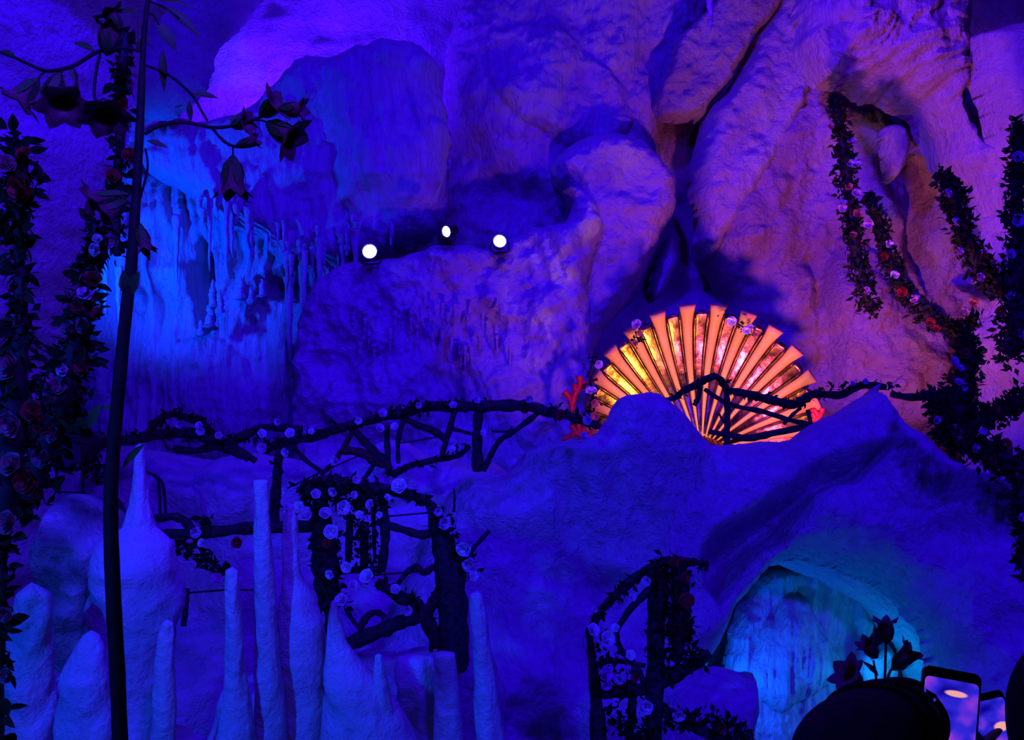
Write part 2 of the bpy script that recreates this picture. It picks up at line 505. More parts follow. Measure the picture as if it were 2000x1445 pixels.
mass('blue_flank', [(1370, 236), (1430, 160), (1500, 20), (1560, -60), (1640, -60), (1600, 200), (1500, 330), (1400, 520), (1350, 480),
                    (1345, 340)],
     11.9, 'limestone', edge=0.2, depth=0.6, rough=0.14, cell=0.022, seed=43, fine=0.05,
     label='smooth blue rock flank between leaning slab and pink cone')
mass('deep_crevice_rock', [(1220, 200), (1420, 200), (1420, 700), (1180, 700)], 13.2, 'brown_limestone', rough=0.3, cell=0.04, seed=44,
     label='shadowed rock deep inside the crevice above the shell')
mass('crevice_stone', [(1292, 470), (1318, 452), (1330, 480), (1322, 540), (1290, 580), (1265, 590), (1275, 530)], 12.2, 'limestone',
     edge=0.15, depth=0.4, rough=0.05, cell=0.02, seed=45, label='small pale stone wedged in the crevice')
mass('pink_cone_rock', [(1568, -60), (1552, 90), (1505, 172), (1440, 225), (1405, 300), (1372, 372), (1355, 430), (1357, 520),
                        (1395, 560), (1430, 620), (1440, 900), (1990, 900), (2010, 560), (1900, 380), (1830, 230), (1650, 120), (1600, -60)],
     11.8, 'brown_limestone', edge=0.7, depth=1.2, rough=0.26, fscale=0.9, fine=0.06, cell=0.02, seed=51,
     lobes=[([(1610, 470), (1700, 460), (1900, 700), (1860, 880), (1600, 880)], 0.35, 0.6),
            ([(1560, 500), (1620, 470), (1640, 640), (1660, 800), (1600, 800), (1590, 620)], -0.3, 0.25),
            ([(1720, 250), (1800, 240), (1840, 330), (1860, 600), (1780, 560), (1700, 360)], -0.55, 0.35)],
     drip=0.05, dfreq=3.5, dslope=-0.35,
     label='large pinkish conical rock face right of the shell')
mass('shell_backdrop', [(1050, 540), (1200, 560), (1400, 560), (1600, 540), (1640, 1000), (1040, 1000)], 12.7, 'limestone', edge=0.5, depth=0.6,
     rough=0.16, cell=0.03, seed=52, label='blue shadowed rock directly behind the golden shell')
mass('small_hanging_rock', [(1712, 262), (1740, 232), (1785, 240), (1800, 290), (1776, 330), (1748, 360), (1722, 345)], 10.9,
     'brown_limestone', edge=0.2, depth=0.5, rough=0.06, drip=0.06, dfreq=8, cell=0.018, seed=53,
     label='small pink hanging rock knob under the overhang')
mass('furry_overhang', [(1566, -90), (1570, 175), (1625, 178), (1690, 200), (1750, 218), (1796, 262), (1830, 345), (1868, 420), (1905, 500),
                        (1990, 620), (2120, 640), (2120, 300), (1990, 280), (1925, 220), (1938, 60), (1915, -90)],
     10.2, 'furrowed_limestone', edge=0.45, depth=1.0, rough=0.18, fine=0.04, fur=0.06, cell=0.02, seed=57,
     lobes=[([(1640, -60), (1760, -40), (1790, 60), (1720, 50)], -0.3, 0.25)],
     label='violet furrowed rock overhang at upper right')
mass('far_right_rock', [(1880, 60), (1945, 40), (2300, -60), (2300, 1000), (1900, 1000), (1905, 860), (1930, 760), (1894, 690), (1898, 650),
                        (1930, 600), (1880, 565), (1876, 540), (1940, 520), (1960, 400), (1910, 250)], 9.6, 'limestone', yaw=12,
     edge=0.35, depth=0.8, rough=0.2, cell=0.028, seed=59,
     label='blue rock at right edge behind the rose garlands')
mass('lamp_ledge', [(560, 620), (610, 535), (660, 506), (760, 486), (840, 474), (960, 463), (1010, 446), (1058, 416), (1104, 428), (1116, 390),
                    (1085, 358), (1135, 345), (1188, 378), (1186, 440), (1150, 520), (1165, 600), (1175, 760), (1160, 980), (560, 980), (560, 800)],
     11.0, 'limestone', tilt=4, edge=0.22, depth=0.7, rough=0.22, fscale=1.1, fine=0.075, drip=0.085, dfreq=4.5, dslope=0.4, cell=0.02, seed=63,
     lobes=[([(900, 560), (1000, 600), (990, 700), (920, 720), (860, 640)], -0.22, 0.25),
            ([(1040, 560), (1110, 560), (1110, 640), (1060, 760), (1010, 700)], 0.08, 0.35),
            ([(640, 720), (800, 690), (900, 780), (860, 860), (640, 860)], 0.25, 0.4),
            ([(700, 600), (760, 570), (860, 640), (850, 690), (740, 680)], -0.2, 0.2)],
     label='craggy violet rock ledge carrying three spotlights')
mass('shell_plinth', [(1080, 850), (1640, 840), (1700, 1200), (1040, 1200)], 10.5, 'limestone', tilt=40, edge=0.3, depth=0.5, rough=0.06,
     cell=0.04, seed=66, label='low rock plinth under the golden shell')
mass('middle_mound', [(60, 960), (110, 885), (280, 872), (400, 900), (510, 880), (640, 905), (760, 862), (880, 915), (990, 910), (1040, 1000),
                      (1040, 1600), (60, 1600)], 7.9, 'limestone', tilt=18, edge=0.4, depth=0.8, rough=0.2, cell=0.024, seed=71,
     lobes=[([(300, 920), (480, 900), (560, 960), (500, 1040), (330, 1000)], 0.15, 0.4)],
     label='violet blue rock mound behind the branch railing')
mass('front_rock', [(870, 970), (920, 925), (1008, 925), (1006, 900), (1040, 888), (1100, 888), (1150, 886), (1172, 835), (1186, 800), (1230, 792),
                    (1282, 784), (1345, 798), (1384, 812), (1398, 842), (1440, 852), (1500, 852), (1590, 832), (1640, 804), (1680, 785),
                    (1708, 758), (1728, 746), (1748, 758), (1772, 796), (1835, 832), (1905, 900), (2010, 960), (2200, 1000), (2200, 1700), (1880, 1700),
                    (1860, 1420), (1812, 1250), (1745, 1140), (1660, 1085), (1570, 1060), (1500, 1100), (1440, 1220), (1390, 1320), (1390, 1700),
                    (560, 1700), (700, 1300), (790, 1120), (830, 1020)],
     7.1, 'boulder_stone', tilt=20, edge=0.30, depth=0.75, rough=0.24, fscale=0.9, fine=0.045, cell=0.02, seed=77, wob=0.03,
     lobes=[([(1340, 1060), (1480, 960), (1620, 880), (1745, 850), (1735, 930), (1640, 980), (1560, 1060), (1460, 1160), (1400, 1240)], -0.75, 0.26),
            ([(1060, 1060), (1230, 1080), (1330, 1120), (1180, 1200), (1040, 1160)], -0.22, 0.3),
            ([(1760, 960), (1900, 960), (1980, 1080), (1900, 1200), (1800, 1120)], -0.15, 0.3)],
     label='big blue front rock with arched hollow, hiding the shell foot')
mass('inner_grotto_rock', [(1360, 1040), (1900, 1040), (1950, 1700), (1330, 1700)], 9.3, 'limestone', rough=0.15, cell=0.035, seed=80,
     label='dim blue rock at the very back of the small grotto')
mass('grotto_roof', [(1450, 1030), (1600, 1010), (1780, 1100), (1860, 1300), (1860, 1700), (1760, 1700), (1780, 1330), (1700, 1180), (1600, 1140),
                     (1480, 1120), (1440, 1110)], 7.8, 'limestone', edge=0.25, depth=0.6, rough=0.12, cell=0.024, seed=81,
     label='blue vaulted roof inside the small grotto')
mass('grotto_cascade', [(1380, 1330), (1440, 1180), (1500, 1095), (1600, 1090), (1690, 1160), (1730, 1260), (1740, 1700), (1380, 1700)], 8.3,
     'dripstone', tilt=10, edge=0.14, depth=0.3, rough=0.14, drip=0.17, dfreq=7, cell=0.015, seed=83,
     lobes=[([(1500, 1180), (1580, 1170), (1640, 1300), (1560, 1400), (1470, 1380), (1460, 1280)], 0.22, 0.25)],
     label='streaked azure flowstone cascade inside the small grotto')
mass('glowing_stone', [(1672, 1345), (1678, 1256), (1702, 1278), (1728, 1248), (1754, 1282), (1766, 1350)], 8.15, 'dripstone', edge=0.05, depth=0.15, rough=0.05, fscale=4, cell=0.008, seed=84, wob=0.02,
     label='bright cyan lit stone beside the dark bellflowers')
mass('grotto_boulder', [(1276, 1345), (1310, 1318), (1400, 1306), (1480, 1318), (1504, 1360), (1490, 1450), (1480, 1620), (1250, 1620)], 6.0,
     'boulder_stone', edge=0.2, depth=0.5, rough=0.06, cell=0.02, seed=85, label='blue boulder in front of the small grotto')
mass('left_pillar', [(-250, -120), (240, -120), (222, 60), (220, 290), (196, 430), (158, 550), (124, 660), (88, 780), (96, 950), (60, 1100), (40, 1700),
                     (-250, 1700)], 5.2, 'limestone', yaw=-8, edge=0.4, depth=0.9, rough=0.12, cell=0.022, seed=91,
     label='violet tinted rock pillar at left edge behind garlands')
mass('mossy_boulder', [(22, 1060), (50, 1000), (120, 978), (220, 990), (270, 1050), (280, 1200), (250, 1700), (30, 1700)], 4.9, 'mossy_stone',
     edge=0.2, depth=0.45, rough=0.1, fscale=2.5, fine=0.03, cell=0.014, seed=95, label='lumpy dark stained boulder at lower left')
mass('bower_mound', [(590, 1320), (670, 1264), (760, 1270), (850, 1266), (920, 1258), (980, 1310), (1000, 1750), (560, 1750)], 5.3,
     'boulder_stone', tilt=10, edge=0.15, depth=0.4, rough=0.06, fscale=1.6, cell=0.018, seed=93, label='rounded rock under the rustic branch bower')
mass('stalagmite_bed', [(380, 1400), (450, 1316), (560, 1320), (640, 1330), (760, 1400), (800, 1480), (1020, 1500), (1040, 1900), (300, 1900)], 4.1,
     'stalagmite_stone', tilt=12, edge=0.2, depth=0.45, rough=0.07, fscale=2, cell=0.014, seed=97, label='pale rock bed carrying the stalagmites')
mass('left_bed', [(20, 1420), (60, 1300), (120, 1380), (240, 1400), (420, 1420), (430, 1900), (20, 1900)], 4.3,
     'stalagmite_stone', tilt=12, edge=0.2, depth=0.45, rough=0.07, fscale=2, cell=0.014, seed=98, label='dim blue rock bed at bottom left corner')


# ------------------------------------------------------------------ helpers: tubes, leaves, flowers
def catmull(P, n=6):
    P = [Vector(p) for p in P]
    if len(P) < 3:
        return [P[0].lerp(P[-1], i / n) for i in range(n + 1)]
    out = []
    for i in range(len(P) - 1):
        p0 = P[max(i - 1, 0)]; p1 = P[i]; p2 = P[i + 1]; p3 = P[min(i + 2, len(P) - 1)]
        for k in range(n):
            t = k / n
            out.append(0.5 * ((2 * p1) + (p2 - p0) * t + (2 * p0 - 5 * p1 + 4 * p2 - p3) * t * t + (3 * p1 - p0 - 3 * p2 + p3) * t ** 3))
    out.append(P[-1])
    return out


def tube_mesh(name, pts, radii, seg=8, n=6, knob=0.0, close=True):
    """A swept tube through pts; radii in metres at each control point."""
    C = catmull(pts, n)
    m = len(C)
    if not isinstance(radii, (list, tuple)): radii = [radii] * len(pts)
    rr = np.interp(np.linspace(0, 1, m), np.linspace(0, 1, len(radii)), radii)
    V = []; Fc = []
    t = (C[1] - C[0]).normalized()
    u = t.orthogonal().normalized()
    ph = random.random() * 9
    for i, c in enumerate(C):
        a = C[max(i - 1, 0)]; b = C[min(i + 1, m - 1)]
        t2 = (b - a)
        t2 = t2.normalized() if t2.length > 1e-9 else t
        u = (u - t2 * u.dot(t2)); u = u.normalized() if u.length > 1e-6 else t2.orthogonal().normalized()
        w = t2.cross(u)
        k = 1 + knob * (0.6 * math.sin(i * 1.7 + ph) + random.uniform(-0.6, 0.6))
        for s in range(seg):
            a2 = 2 * math.pi * s / seg
            k2 = 1 + (random.uniform(-0.5, 0.5) * knob)
            V.append(c + (u * math.cos(a2) + w * math.sin(a2)) * rr[i] * k * k2)
        t = t2
    for i in range(m - 1):
        for s in range(seg):
            q = (s + 1) % seg
            Fc.append((i * seg + s, i * seg + q, (i + 1) * seg + q, (i + 1) * seg + s))
    if close:
        V.append(C[0]); V.append(C[-1])
        for s in range(seg):
            q = (s + 1) % seg
            Fc.append((len(V) - 2, q, s)); Fc.append((len(V) - 1, (m - 1) * seg + s, (m - 1) * seg + q))
    return pymesh(name, V, Fc)


def px_tube(name, P, rpx, Y, mat, parent, knob=0.18, seg=7, n=5):
    """P: pixels with optional own depth; rpx: radius in pixels at that depth."""
    pts = [at(p[0], p[1], p[2] if len(p) > 2 else Y) for p in P]
    if not isinstance(rpx, (list, tuple)): rpx = [rpx]
    rad = [r * Y / F for r in rpx]
    if len(rad) == 1: rad = rad * len(pts)
    return link(name, tube_mesh(name, pts, rad, seg, n, knob), mat, parent)


def leaf_data(L=1.0, Wd=0.5, fold=0.25, curl=0.25):
    rows = [(0, 0.02), (0.25, 0.75), (0.5, 1.0), (0.78, 0.6), (1.0, 0.0)]
    V = []
    for t, w in rows:
        z = -curl * t * t * L
        V.append((-w * Wd * L / 2, t * L, z + fold * w * Wd * L / 2)); V.append((0, t * L, z)); V.append((w * Wd * L / 2, t * L, z + fold * w * Wd * L / 2))
    Fc = []
    for i in range(4):
        a = i * 3
        Fc += [(a, a + 1, a + 4, a + 3), (a + 1, a + 2, a + 5, a + 4)]
    return V, Fc


LV, LF = leaf_data()
LEAF = pymesh('leaf', LV, LF); LEAF.materials.append(MATS['leaf'])
LEAFG = pymesh('leaf_bright', LV, LF); LEAFG.materials.append(MATS['bright_leaf'])
# a cheaper leaf for foliage that is too small to pick apart
SV = [(0, 0, 0), (-0.26, 0.45, 0.07), (0, 0.5, 0), (0.26, 0.45, 0.07), (0, 1, -0.12)]
SF = [(0, 2, 1), (0, 3, 2), (1, 2, 4), (2, 3, 4)]


def rand_rot():
    return Quaternion((random.gauss(0, 1), random.gauss(0, 1), random.gauss(0, 1), random.gauss(0, 1))).normalized().to_matrix()


def foliage(name, pts, radii, count, size, parent, mat='leaf', n=6):
    """A sleeve of small leaves around a path: nobody could count them."""
    C = catmull(pts, n); m = len(C)
    if not isinstance(radii, (list, tuple)): radii = [radii] * len(pts)
    rr = np.interp(np.linspace(0, 1, m), np.linspace(0, 1, len(radii)), radii)
    V = []; Fc = []
    for _ in range(count):
        k = random.random() * (m - 1); i = int(k); f = k - i
        c = C[i].lerp(C[min(i + 1, m - 1)], f)
        o = Vector((random.gauss(0, 1), random.gauss(0, 1), random.gauss(0, 1))).normalized() * rr[i] * random.random() ** 0.5
        R = rand_rot(); s = size * random.uniform(0.6, 1.3)
        b = len(V)
        V += [c + o + R @ (Vector(v) * s) for v in SV]
        Fc += [tuple(b + q for q in f2) for f2 in SF]
    o = link(name, pymesh(name, V, Fc, False), mat, parent)
    o['kind'] = 'stuff'
    return o


def rose_mesh(name, mat):
    """A cupped rose, radius 1, opening towards +Z."""
    V = []; Fc = []
    for layer, (n, r0, r1, z0, z1, wd) in enumerate([(5, 0.25, 1.0, -0.35, 0.12, 0.78), (5, 0.22, 0.78, -0.3, 0.34, 0.62),
                                                     (4, 0.16, 0.52, -0.2, 0.48, 0.50), (3, 0.08, 0.27, -0.1, 0.55, 0.30)]):
        for k in range(n):
            a = 2 * math.pi * (k + 0.5 * (layer % 2)) / n + layer * 0.3
            b = len(V)
            for i in range(4):
                t = i / 3
                r = r0 + (r1 - r0) * math.sin(t * math.pi / 2) + (0.05 if i == 3 else 0)
                z = z0 + (z1 - z0) * t ** 1.5 - (0.07 if i == 3 else 0)
                for j in (-1, 0, 1):
                    w = wd * (0.4 + 0.6 * math.sin(min(t * 1.15, 1) * math.pi / 2)) * (0.75 if i == 3 else 1)
                    rr2 = r * (0.93 if j else 1.0)
                    x = rr2; y = j * w
                    V.append((x * math.cos(a) - y * math.sin(a), x * math.sin(a) + y * math.cos(a), z - (0.08 if j else 0)))
            for i in range(3):
                for j in range(2):
                    q = b + i * 3 + j
                    Fc.append((q, q + 1, q + 4, q + 3))
    m = pymesh(name, V, Fc)
    m.materials.append(MATS[mat])
    return m


ROSES = {k: rose_mesh('rose_' + k, 'rose_' + k) for k in ('pink', 'white', 'red', 'orange', 'dusky')}


def rose(parent, p, r, kind='pink', face=None):
    """A rose of radius r metres at p that looks roughly towards the visitors."""
    d = Vector(face) if face else Vector((random.uniform(-0.6, 0.6), -1.0, random.uniform(-0.3, 0.7)))
    R = d.to_track_quat('Z', 'Y').to_matrix().to_4x4() @ Matrix.Rotation(random.random() * 6, 4, 'Z')
    M = Matrix.Translation(Vector(p)) @ R @ Matrix.Scale(r, 4)
    return link('rose', ROSES[kind], None, parent, M)


def leaf(parent, base, tip, width=0.5, mat='green', roll=0.0, name='leaf'):
    b = Vector(base); t = Vector(tip); d = t - b
    L = d.length
    y = d.normalized()
    z = Vector((0.2, -1, 0.5)); z = (z - y * z.dot(y)).normalized(); x = y.cross(z)
    R = Matrix((x, y, z)).transposed().to_4x4() @ Matrix.Rotation(roll, 4, 'Y')
    M = Matrix.Translation(b) @ R @ Matrix.Diagonal((L * width * 2, L, L, 1))
    return link(name, LEAFG if mat == 'green' else LEAF, None, parent, M)


def bell_data(flare=1.0, open_=1.0):
    """A six lobed bell flower: base at the origin, mouth at +Z, length about 1."""
    seg = 24
    prof = [(0.0, 0.03), (0.08, 0.14), (0.22, 0.22), (0.42, 0.26), (0.62, 0.27), (0.78, 0.30), (0.90, 0.36), (1.0, 0.46)]
    V = []; Fc = []
    for i, (z, r) in enumerate(prof):
        for s in range(seg):
            a = 2 * math.pi * s / seg
            lob = 0.5 + 0.5 * math.cos(a * 6)
            k = max(0, (z - 0.55) / 0.45)
            rr = r * (1 + (lob - 0.5) * 0.35 * k) * (1 + (open_ - 1) * k)
            zz = z - (1 - lob) * 0.26 * k * k + 0.02 * lob * k - 0.10 * k * k * lob * flare
            V.append((rr * math.cos(a), rr * math.sin(a), zz))
    for i in range(len(prof) - 1):
        for s in range(seg):
            q = (s + 1) % seg
            Fc.append((i * seg + s, i * seg + q, (i + 1) * seg + q, (i + 1) * seg + s))
    return V, Fc


def calyx_data():
    V = [(0, 0, -0.06)]; Fc = []
    for s in range(6):
        a = 2 * math.pi * s / 6
        b = len(V)
        for t, r, w in ((0.0, 0.06, 0.05), (0.18, 0.215, 0.11), (0.42, 0.285, 0.10), (0.66, 0.31, 0.0)):
            for j in ((-1, 1) if w else (0,)):
                x, y = r, j * w
                V.append((x * math.cos(a) - y * math.sin(a), x * math.sin(a) + y * math.cos(a), t))
        Fc += [(0, b + 1, b), (b, b + 1, b + 3, b + 2), (b + 2, b + 3, b + 5, b + 4), (b + 4, b + 5, b + 6)]
    return V, Fc


BELL = pymesh('bell_flower', *bell_data()); BELL.materials.append(MATS['bell_petal'])
BELLO = pymesh('bell_flower_open', *bell_data(1.6, 1.45)); BELLO.materials.append(MATS['bell_petal'])
CALYX = pymesh('calyx', *calyx_data()); CALYX.materials.append(MATS['bright_leaf'])


def bell(parent, base, tip, fat=1.0, open_=False, toward=0.0):
    """A bell flower from its stalk end to its mouth; toward tips the mouth to the visitors."""
    b = Vector(base); t = Vector(tip)
    L = (t - b).length
    d = (t - b).normalized() + Vector((0, -toward, 0))
    L *= d.length
    R = d.to_track_quat('Z', 'Y').to_matrix().to_4x4() @ Matrix.Rotation(random.random(), 4, 'Z')
    M = Matrix.Translation(b) @ R @ Matrix.Diagonal((L * fat, L * fat, L, 1))
    f = link('bell_flower', BELLO if open_ else BELL, None, parent, M)
    link('calyx', CALYX, None, f, M @ Matrix.Diagonal((1.04, 1.04, 1, 1)))
    return f


# ------------------------------------------------------------------ stalactites (parts of their rocks)
def dripper(host, px, py, length, rpx, Y, mat='dripstone', up=False):
    s = 1 if up else -1
    k = Y / F
    p = at(px, py, Y)
    n = 6
    pts = [p + Vector((random.uniform(-1, 1) * rpx * 0.3 * k * i / n, random.uniform(-0.02, 0.02), s * length * k * i / n)) for i in range(n + 1)]
    rad = [rpx * k * r for r in ((1.3, 1.0, 0.85, 0.7, 0.55, 0.4, 0.12) if not up else (1.5, 1.0, 0.9, 0.85, 0.75, 0.6, 0.2))]
    name = 'stalagmite_tip' if up else 'stalactite'
    return link(name, tube_mesh(name, pts, rad, 8, 3, 0.16), mat, host)


cur = MASSES['rock_curtain']; dw = MASSES['dripstone_wall']; led = MASSES['lamp_ledge']
for i in range(46):
    x = random.uniform(380, 700)
    y = np.interp(x, [380, 430, 480, 540, 600, 660, 720], [380, 410, 430, 470, 480, 490, 470]) + random.uniform(-50, 25)
    dripper(cur, x, y, random.choice((25, 40, 60, 90, 130)) * random.uniform(0.7, 1.2), random.uniform(3, 9), 11.5 + random.uniform(-0.2, 0.35))
for x, y, l, r in ((205, 440, 180, 9), (232, 520, 130, 6), (345, 420, 130, 8), (565, 540, 170, 9), (590, 520, 120, 7), (690, 420, 70, 8), (765, 400, 80, 8)):
    dripper(cur if x > 300 else dw, x, y, l, r, 11.75)
for x, y, l, r in ((415, 600, 55, 7), (430, 610, 45, 8), (410, 640, 45, 10), (392, 650, 25, 6), (470, 585, 45, 7), (512, 580, 35, 7), (490, 590, 30, 6)):
    dripper(dw, x, y, l, r, 11.95, up=True)
for i in range(26):
    x = random.uniform(680, 1000)
    dripper(led, x, random.uniform(590, 680), random.uniform(25, 60), random.uniform(3, 6), 10.75 + random.uniform(-0.1, 0.1), 'limestone')
dripper(MASSES['leaning_slab'], 1388, -30, 82, 9, 9.6, 'limestone')

# ------------------------------------------------------------------ stalagmites, things of their own
def stalagmite(name, prof, Y, label, mat='stalagmite_stone', seg=28, lump=0.05, flat=False, group=None):
    """prof: (centre px, py, radius px) from the tip down."""
    rows = []
    P = np.array(prof, float)
    ys = np.linspace(P[0, 1], P[-1, 1], max(24, int((P[-1, 1] - P[0, 1]) / 7)))
    cx = np.interp(ys, P[:, 1], P[:, 0]); rr = np.interp(ys, P[:, 1], P[:, 2])
    k = Y / F
    sd = random.random() * 50
    V = []; Fc = []
    tip = at(cx[0], ys[0], Y); V.append(tip + Vector((0, 0, 0.004 if flat else rr[0] * k * 0.7)))
    for i in range(len(ys)):
        c = at(cx[i], ys[i], Y)
        for s in range(seg):
            a = 2 * math.pi * s / seg
            nn = float(fbm(np.array(math.cos(a) * 1.3 + sd), np.array(ys[i] * 0.02 + math.sin(a) * 1.3), 3, 3))
            r = rr[i] * k * (1 + lump * nn) + 0.004 * nn
            V.append(c + Vector((math.cos(a) * r, math.sin(a) * r * 0.9, 0)))
    for s in range(seg):
        Fc.append((0, 1 + (s + 1) % seg, 1 + s)[::-1])
    for i in range(len(ys) - 1):
        for s in range(seg):
            q = (s + 1) % seg
            a = 1 + i * seg
            Fc.append((a + s, a + seg + s, a + seg + q, a + q))
    o = link(name, pymesh(name, V, Fc), mat)
    tag(o, label, 'stalagmite', group)
    return o


stalagmite('stalagmite', [(510, 938, 13), (511, 1000, 14), (515, 1080, 17), (517, 1180, 21), (522, 1290, 24), (524, 1340, 28), (526, 1460, 34)], 3.9,
           'tallest blunt topped stalagmite rising before the branch railing', flat=True)
stalagmite('stalagmite', [(565, 986, 7), (567, 1015, 12), (568, 1080, 15), (572, 1125, 19), (580, 1165, 34), (588, 1220, 46), (590, 1290, 52), (590, 1340, 46), (592, 1460, 60)],
           4.05, 'pointed stalagmite with swollen dark bottom beside the tallest one')
stalagmite('stalagmite', [(453, 1114, 11), (454, 1160, 14), (457, 1240, 17), (459, 1310, 19), (460, 1345, 24), (460, 1480, 44)], 3.8,
           'short crooked stalagmite left of the tallest one')
stalagmite('stalagmite', [(651, 1176, 6), (653, 1200, 11), (657, 1250, 17), (670, 1290, 34), (688, 1330, 56), (712, 1400, 78), (725, 1480, 100)], 3.9,
           'sharp pointed stalagmite on a broad cone below rustic bower')
stalagmite('stalagmite', [(740, 1280, 6), (742, 1310, 11), (745, 1360, 16), (748, 1400, 20), (750, 1500, 30)], 3.85,
           'small thin stalagmite on right flank of broad cone')
stalagmite('stalagmite', [(869, 1276, 20), (870, 1300, 22), (876, 1400, 27), (880, 1500, 33)], 3.95,
           'stubby flat topped stalagmite at bottom centre', flat=True)
stalagmite('stalagmite', [(931, 1162, 12), (934, 1190, 15), (943, 1290, 20), (954, 1400, 26), (962, 1500, 32)], 3.9,
           'tall slender stalagmite leaning at right of the group')
stalagmite('stalagmite', [(327, 1216, 10), (324, 1240, 15), (322, 1300, 19), (321, 1400, 23), (320, 1500, 26)], 3.8,
           'smooth column stalagmite right of the dark flower stem')
stalagmite('stalagmite', [(178, 1240, 14), (176, 1262, 26), (172, 1320, 46), (168, 1420, 58), (166, 1520, 62)], 3.9,
           'stout knobby stalagmite left of the dark flower stem', lump=0.16)
stalagmite('stalagmite', [(62, 1160, 34), (64, 1200, 40), (60, 1300, 44), (58, 1400, 46), (58, 1520, 50)], 4.1,
           'thick rough column at far left beside garland', lump=0.16)
stalagmite('stalagmite', [(273, 872, 9), (272, 930, 13), (272, 985, 18), (271, 1030, 30), (268, 1060, 70), (266, 1110, 88), (266, 1180, 92), (266, 1240, 78), (264, 1300, 70),
                          (262, 1480, 70)], 4.6, 'bulbous boulder drawn up into a thin spire at left', lump=0.10)
stalagmite('stalagmite', [(812, 1282, 30), (812, 1300, 38), (815, 1340, 42), (818, 1420, 46), (818, 1520, 50)], 4.35,
           'low rough stump between the thin and the stubby stalagmite', lump=0.14, flat=True)

# ------------------------------------------------------------------ golden scallop shell
HX, HY, SY = 1372, 884, 10.35
hinge = at(HX, HY, SY)
K = SY / F
shell = thing('scallop_shell', hinge, 'giant orange and gold scallop shell glowing behind the front rock', 'shell')


def shell_pt(a, s):
    ad = abs(math.degrees(a))
    R = (291 - 34 * (min(ad, 70) / 58) ** 2) * K
    r = R * s
    dome = 0.30 * math.sin(min(s, 1) * math.pi * 0.62) - 0.34 * s ** 2.2      # cup, then rim curling to the front
    return hinge + Vector((math.sin(a) * r, dome * 1.0 + 0.05 * (1 - abs(math.sin(a))), math.cos(a) * r * 1.0))


def shell_strip(name, a, half, s1, mat, height, flare, parent, round_end=False, seg=10, n=30):
    V = []; Fc = []
    for i in range(n + 1):
        s = 0.10 + (s1 - 0.10) * i / n
        t = i / n
        p = shell_pt(a, s)
        q = shell_pt(a, s + 0.01) - p
        side = Vector((math.cos(a), 0, -math.sin(a)))
        nrm = side.cross(q.normalized()); nrm = nrm if nrm.y < 0 else -nrm
        rad = (p - hinge).length
        w = rad * half * (0.82 + 0.18 * t)
        if flare: w *= 1 + 0.42 * max(0, (t - 0.86) / 0.14) ** 1.6
        hgt = height * (0.35 + 0.65 * t)
        if flare: hgt *= 1 + 0.4 * max(0, (t - 0.86) / 0.14)
        if round_end and t > 0.90:
            e = math.sqrt(max(0.0, 1 - ((t - 0.90) / 0.10) ** 2)); w *= 0.35 + 0.65 * e; hgt *= 0.4 + 0.6 * e
        for k in range(seg):
            b = math.pi * k / (seg - 1)
            V.append(p + side * (-math.cos(b) * w) + nrm * (math.sin(b) ** 0.7 * hgt))
        V.append(p + side * w * 0.6 - nrm * 0.02); V.append(p - side * w * 0.6 - nrm * 0.02)
    m = seg + 2
    for i in range(n):
        for k in range(m):
            q = (k + 1) % m
            Fc.append((i * m + k, (i + 1) * m + k, (i + 1) * m + q, i * m + q))
    Fc.append(tuple(range(m))); Fc.append(tuple(n * m + k for k in range(m))[::-1])
    return link(name, pymesh(name, V, Fc), mat, parent)


RA = [-78.5, -66.5, -54.5, -42.3, -30.3, -18.2, -6.1, 6.1, 18.2, 30.3, 42.3, 54.5, 66.5, 78.5]
for a in RA:
    r = shell_strip('rib', math.radians(a), 0.042, 1.0, 'orange_lacquer', 0.05, True, shell)
for a0, a1 in zip(RA[:-1], RA[1:]):
    a = math.radians((a0 + a1) / 2)
    g = shell_strip('groove', a, 0.066, 0.955, 'gold_leaf', 0.012, False, shell, round_end=True)
    for sgn in (-1, 1):
        shell_strip('groove_ridge', a + sgn * 0.048, 0.016, 0.95, 'gold_leaf', 0.035, False, g, round_end=True, seg=6, n=18)
# backing dish so that no gap shows between the strips
V = []; Fc = []
for i in range(13):
    for j in range(41):
        a = math.radians(-84 + 168 * j / 40)
        V.append(shell_pt(a, 0.02 + 0.92 * i / 12) + Vector((0, 0.035, 0)))
for i in range(12):
    for j in range(40):
        b = i * 41 + j
        Fc.append((b, b + 41, b + 42, b + 1))
link('dish', pymesh('dish', V, Fc), 'gold_leaf', shell)
link('hinge_knob', tube_mesh('hinge_knob', [hinge + Vector((-0.28, 0, -0.02)), hinge + Vector((0, -0.06, 0.02)), hinge + Vector((0.28, 0, -0.02))], [0.08, 0.16, 0.08], 12), 'gold_leaf', shell)


# sprigs of small gilded blossom lying on the shell
def sprig(label, P, roses, n, Y=10.16):
    t = thing('blossom_sprig', at(P[0][0], P[0][1], Y), label, 'flowers', 'blossom sprigs on the shell')
    pts = [at(p[0], p[1], Y) for p in P]
    link('twig', tube_mesh('twig', pts, 0.012, 5, 4, 0.2), 'bark', t)
    foliage('foliage', pts, 0.07, n, 0.055, t, 'leaf')
    for x, y, r, k in roses:
        rose(t, at(x, y, Y - 0.09), r * Y / F, k)
    return t


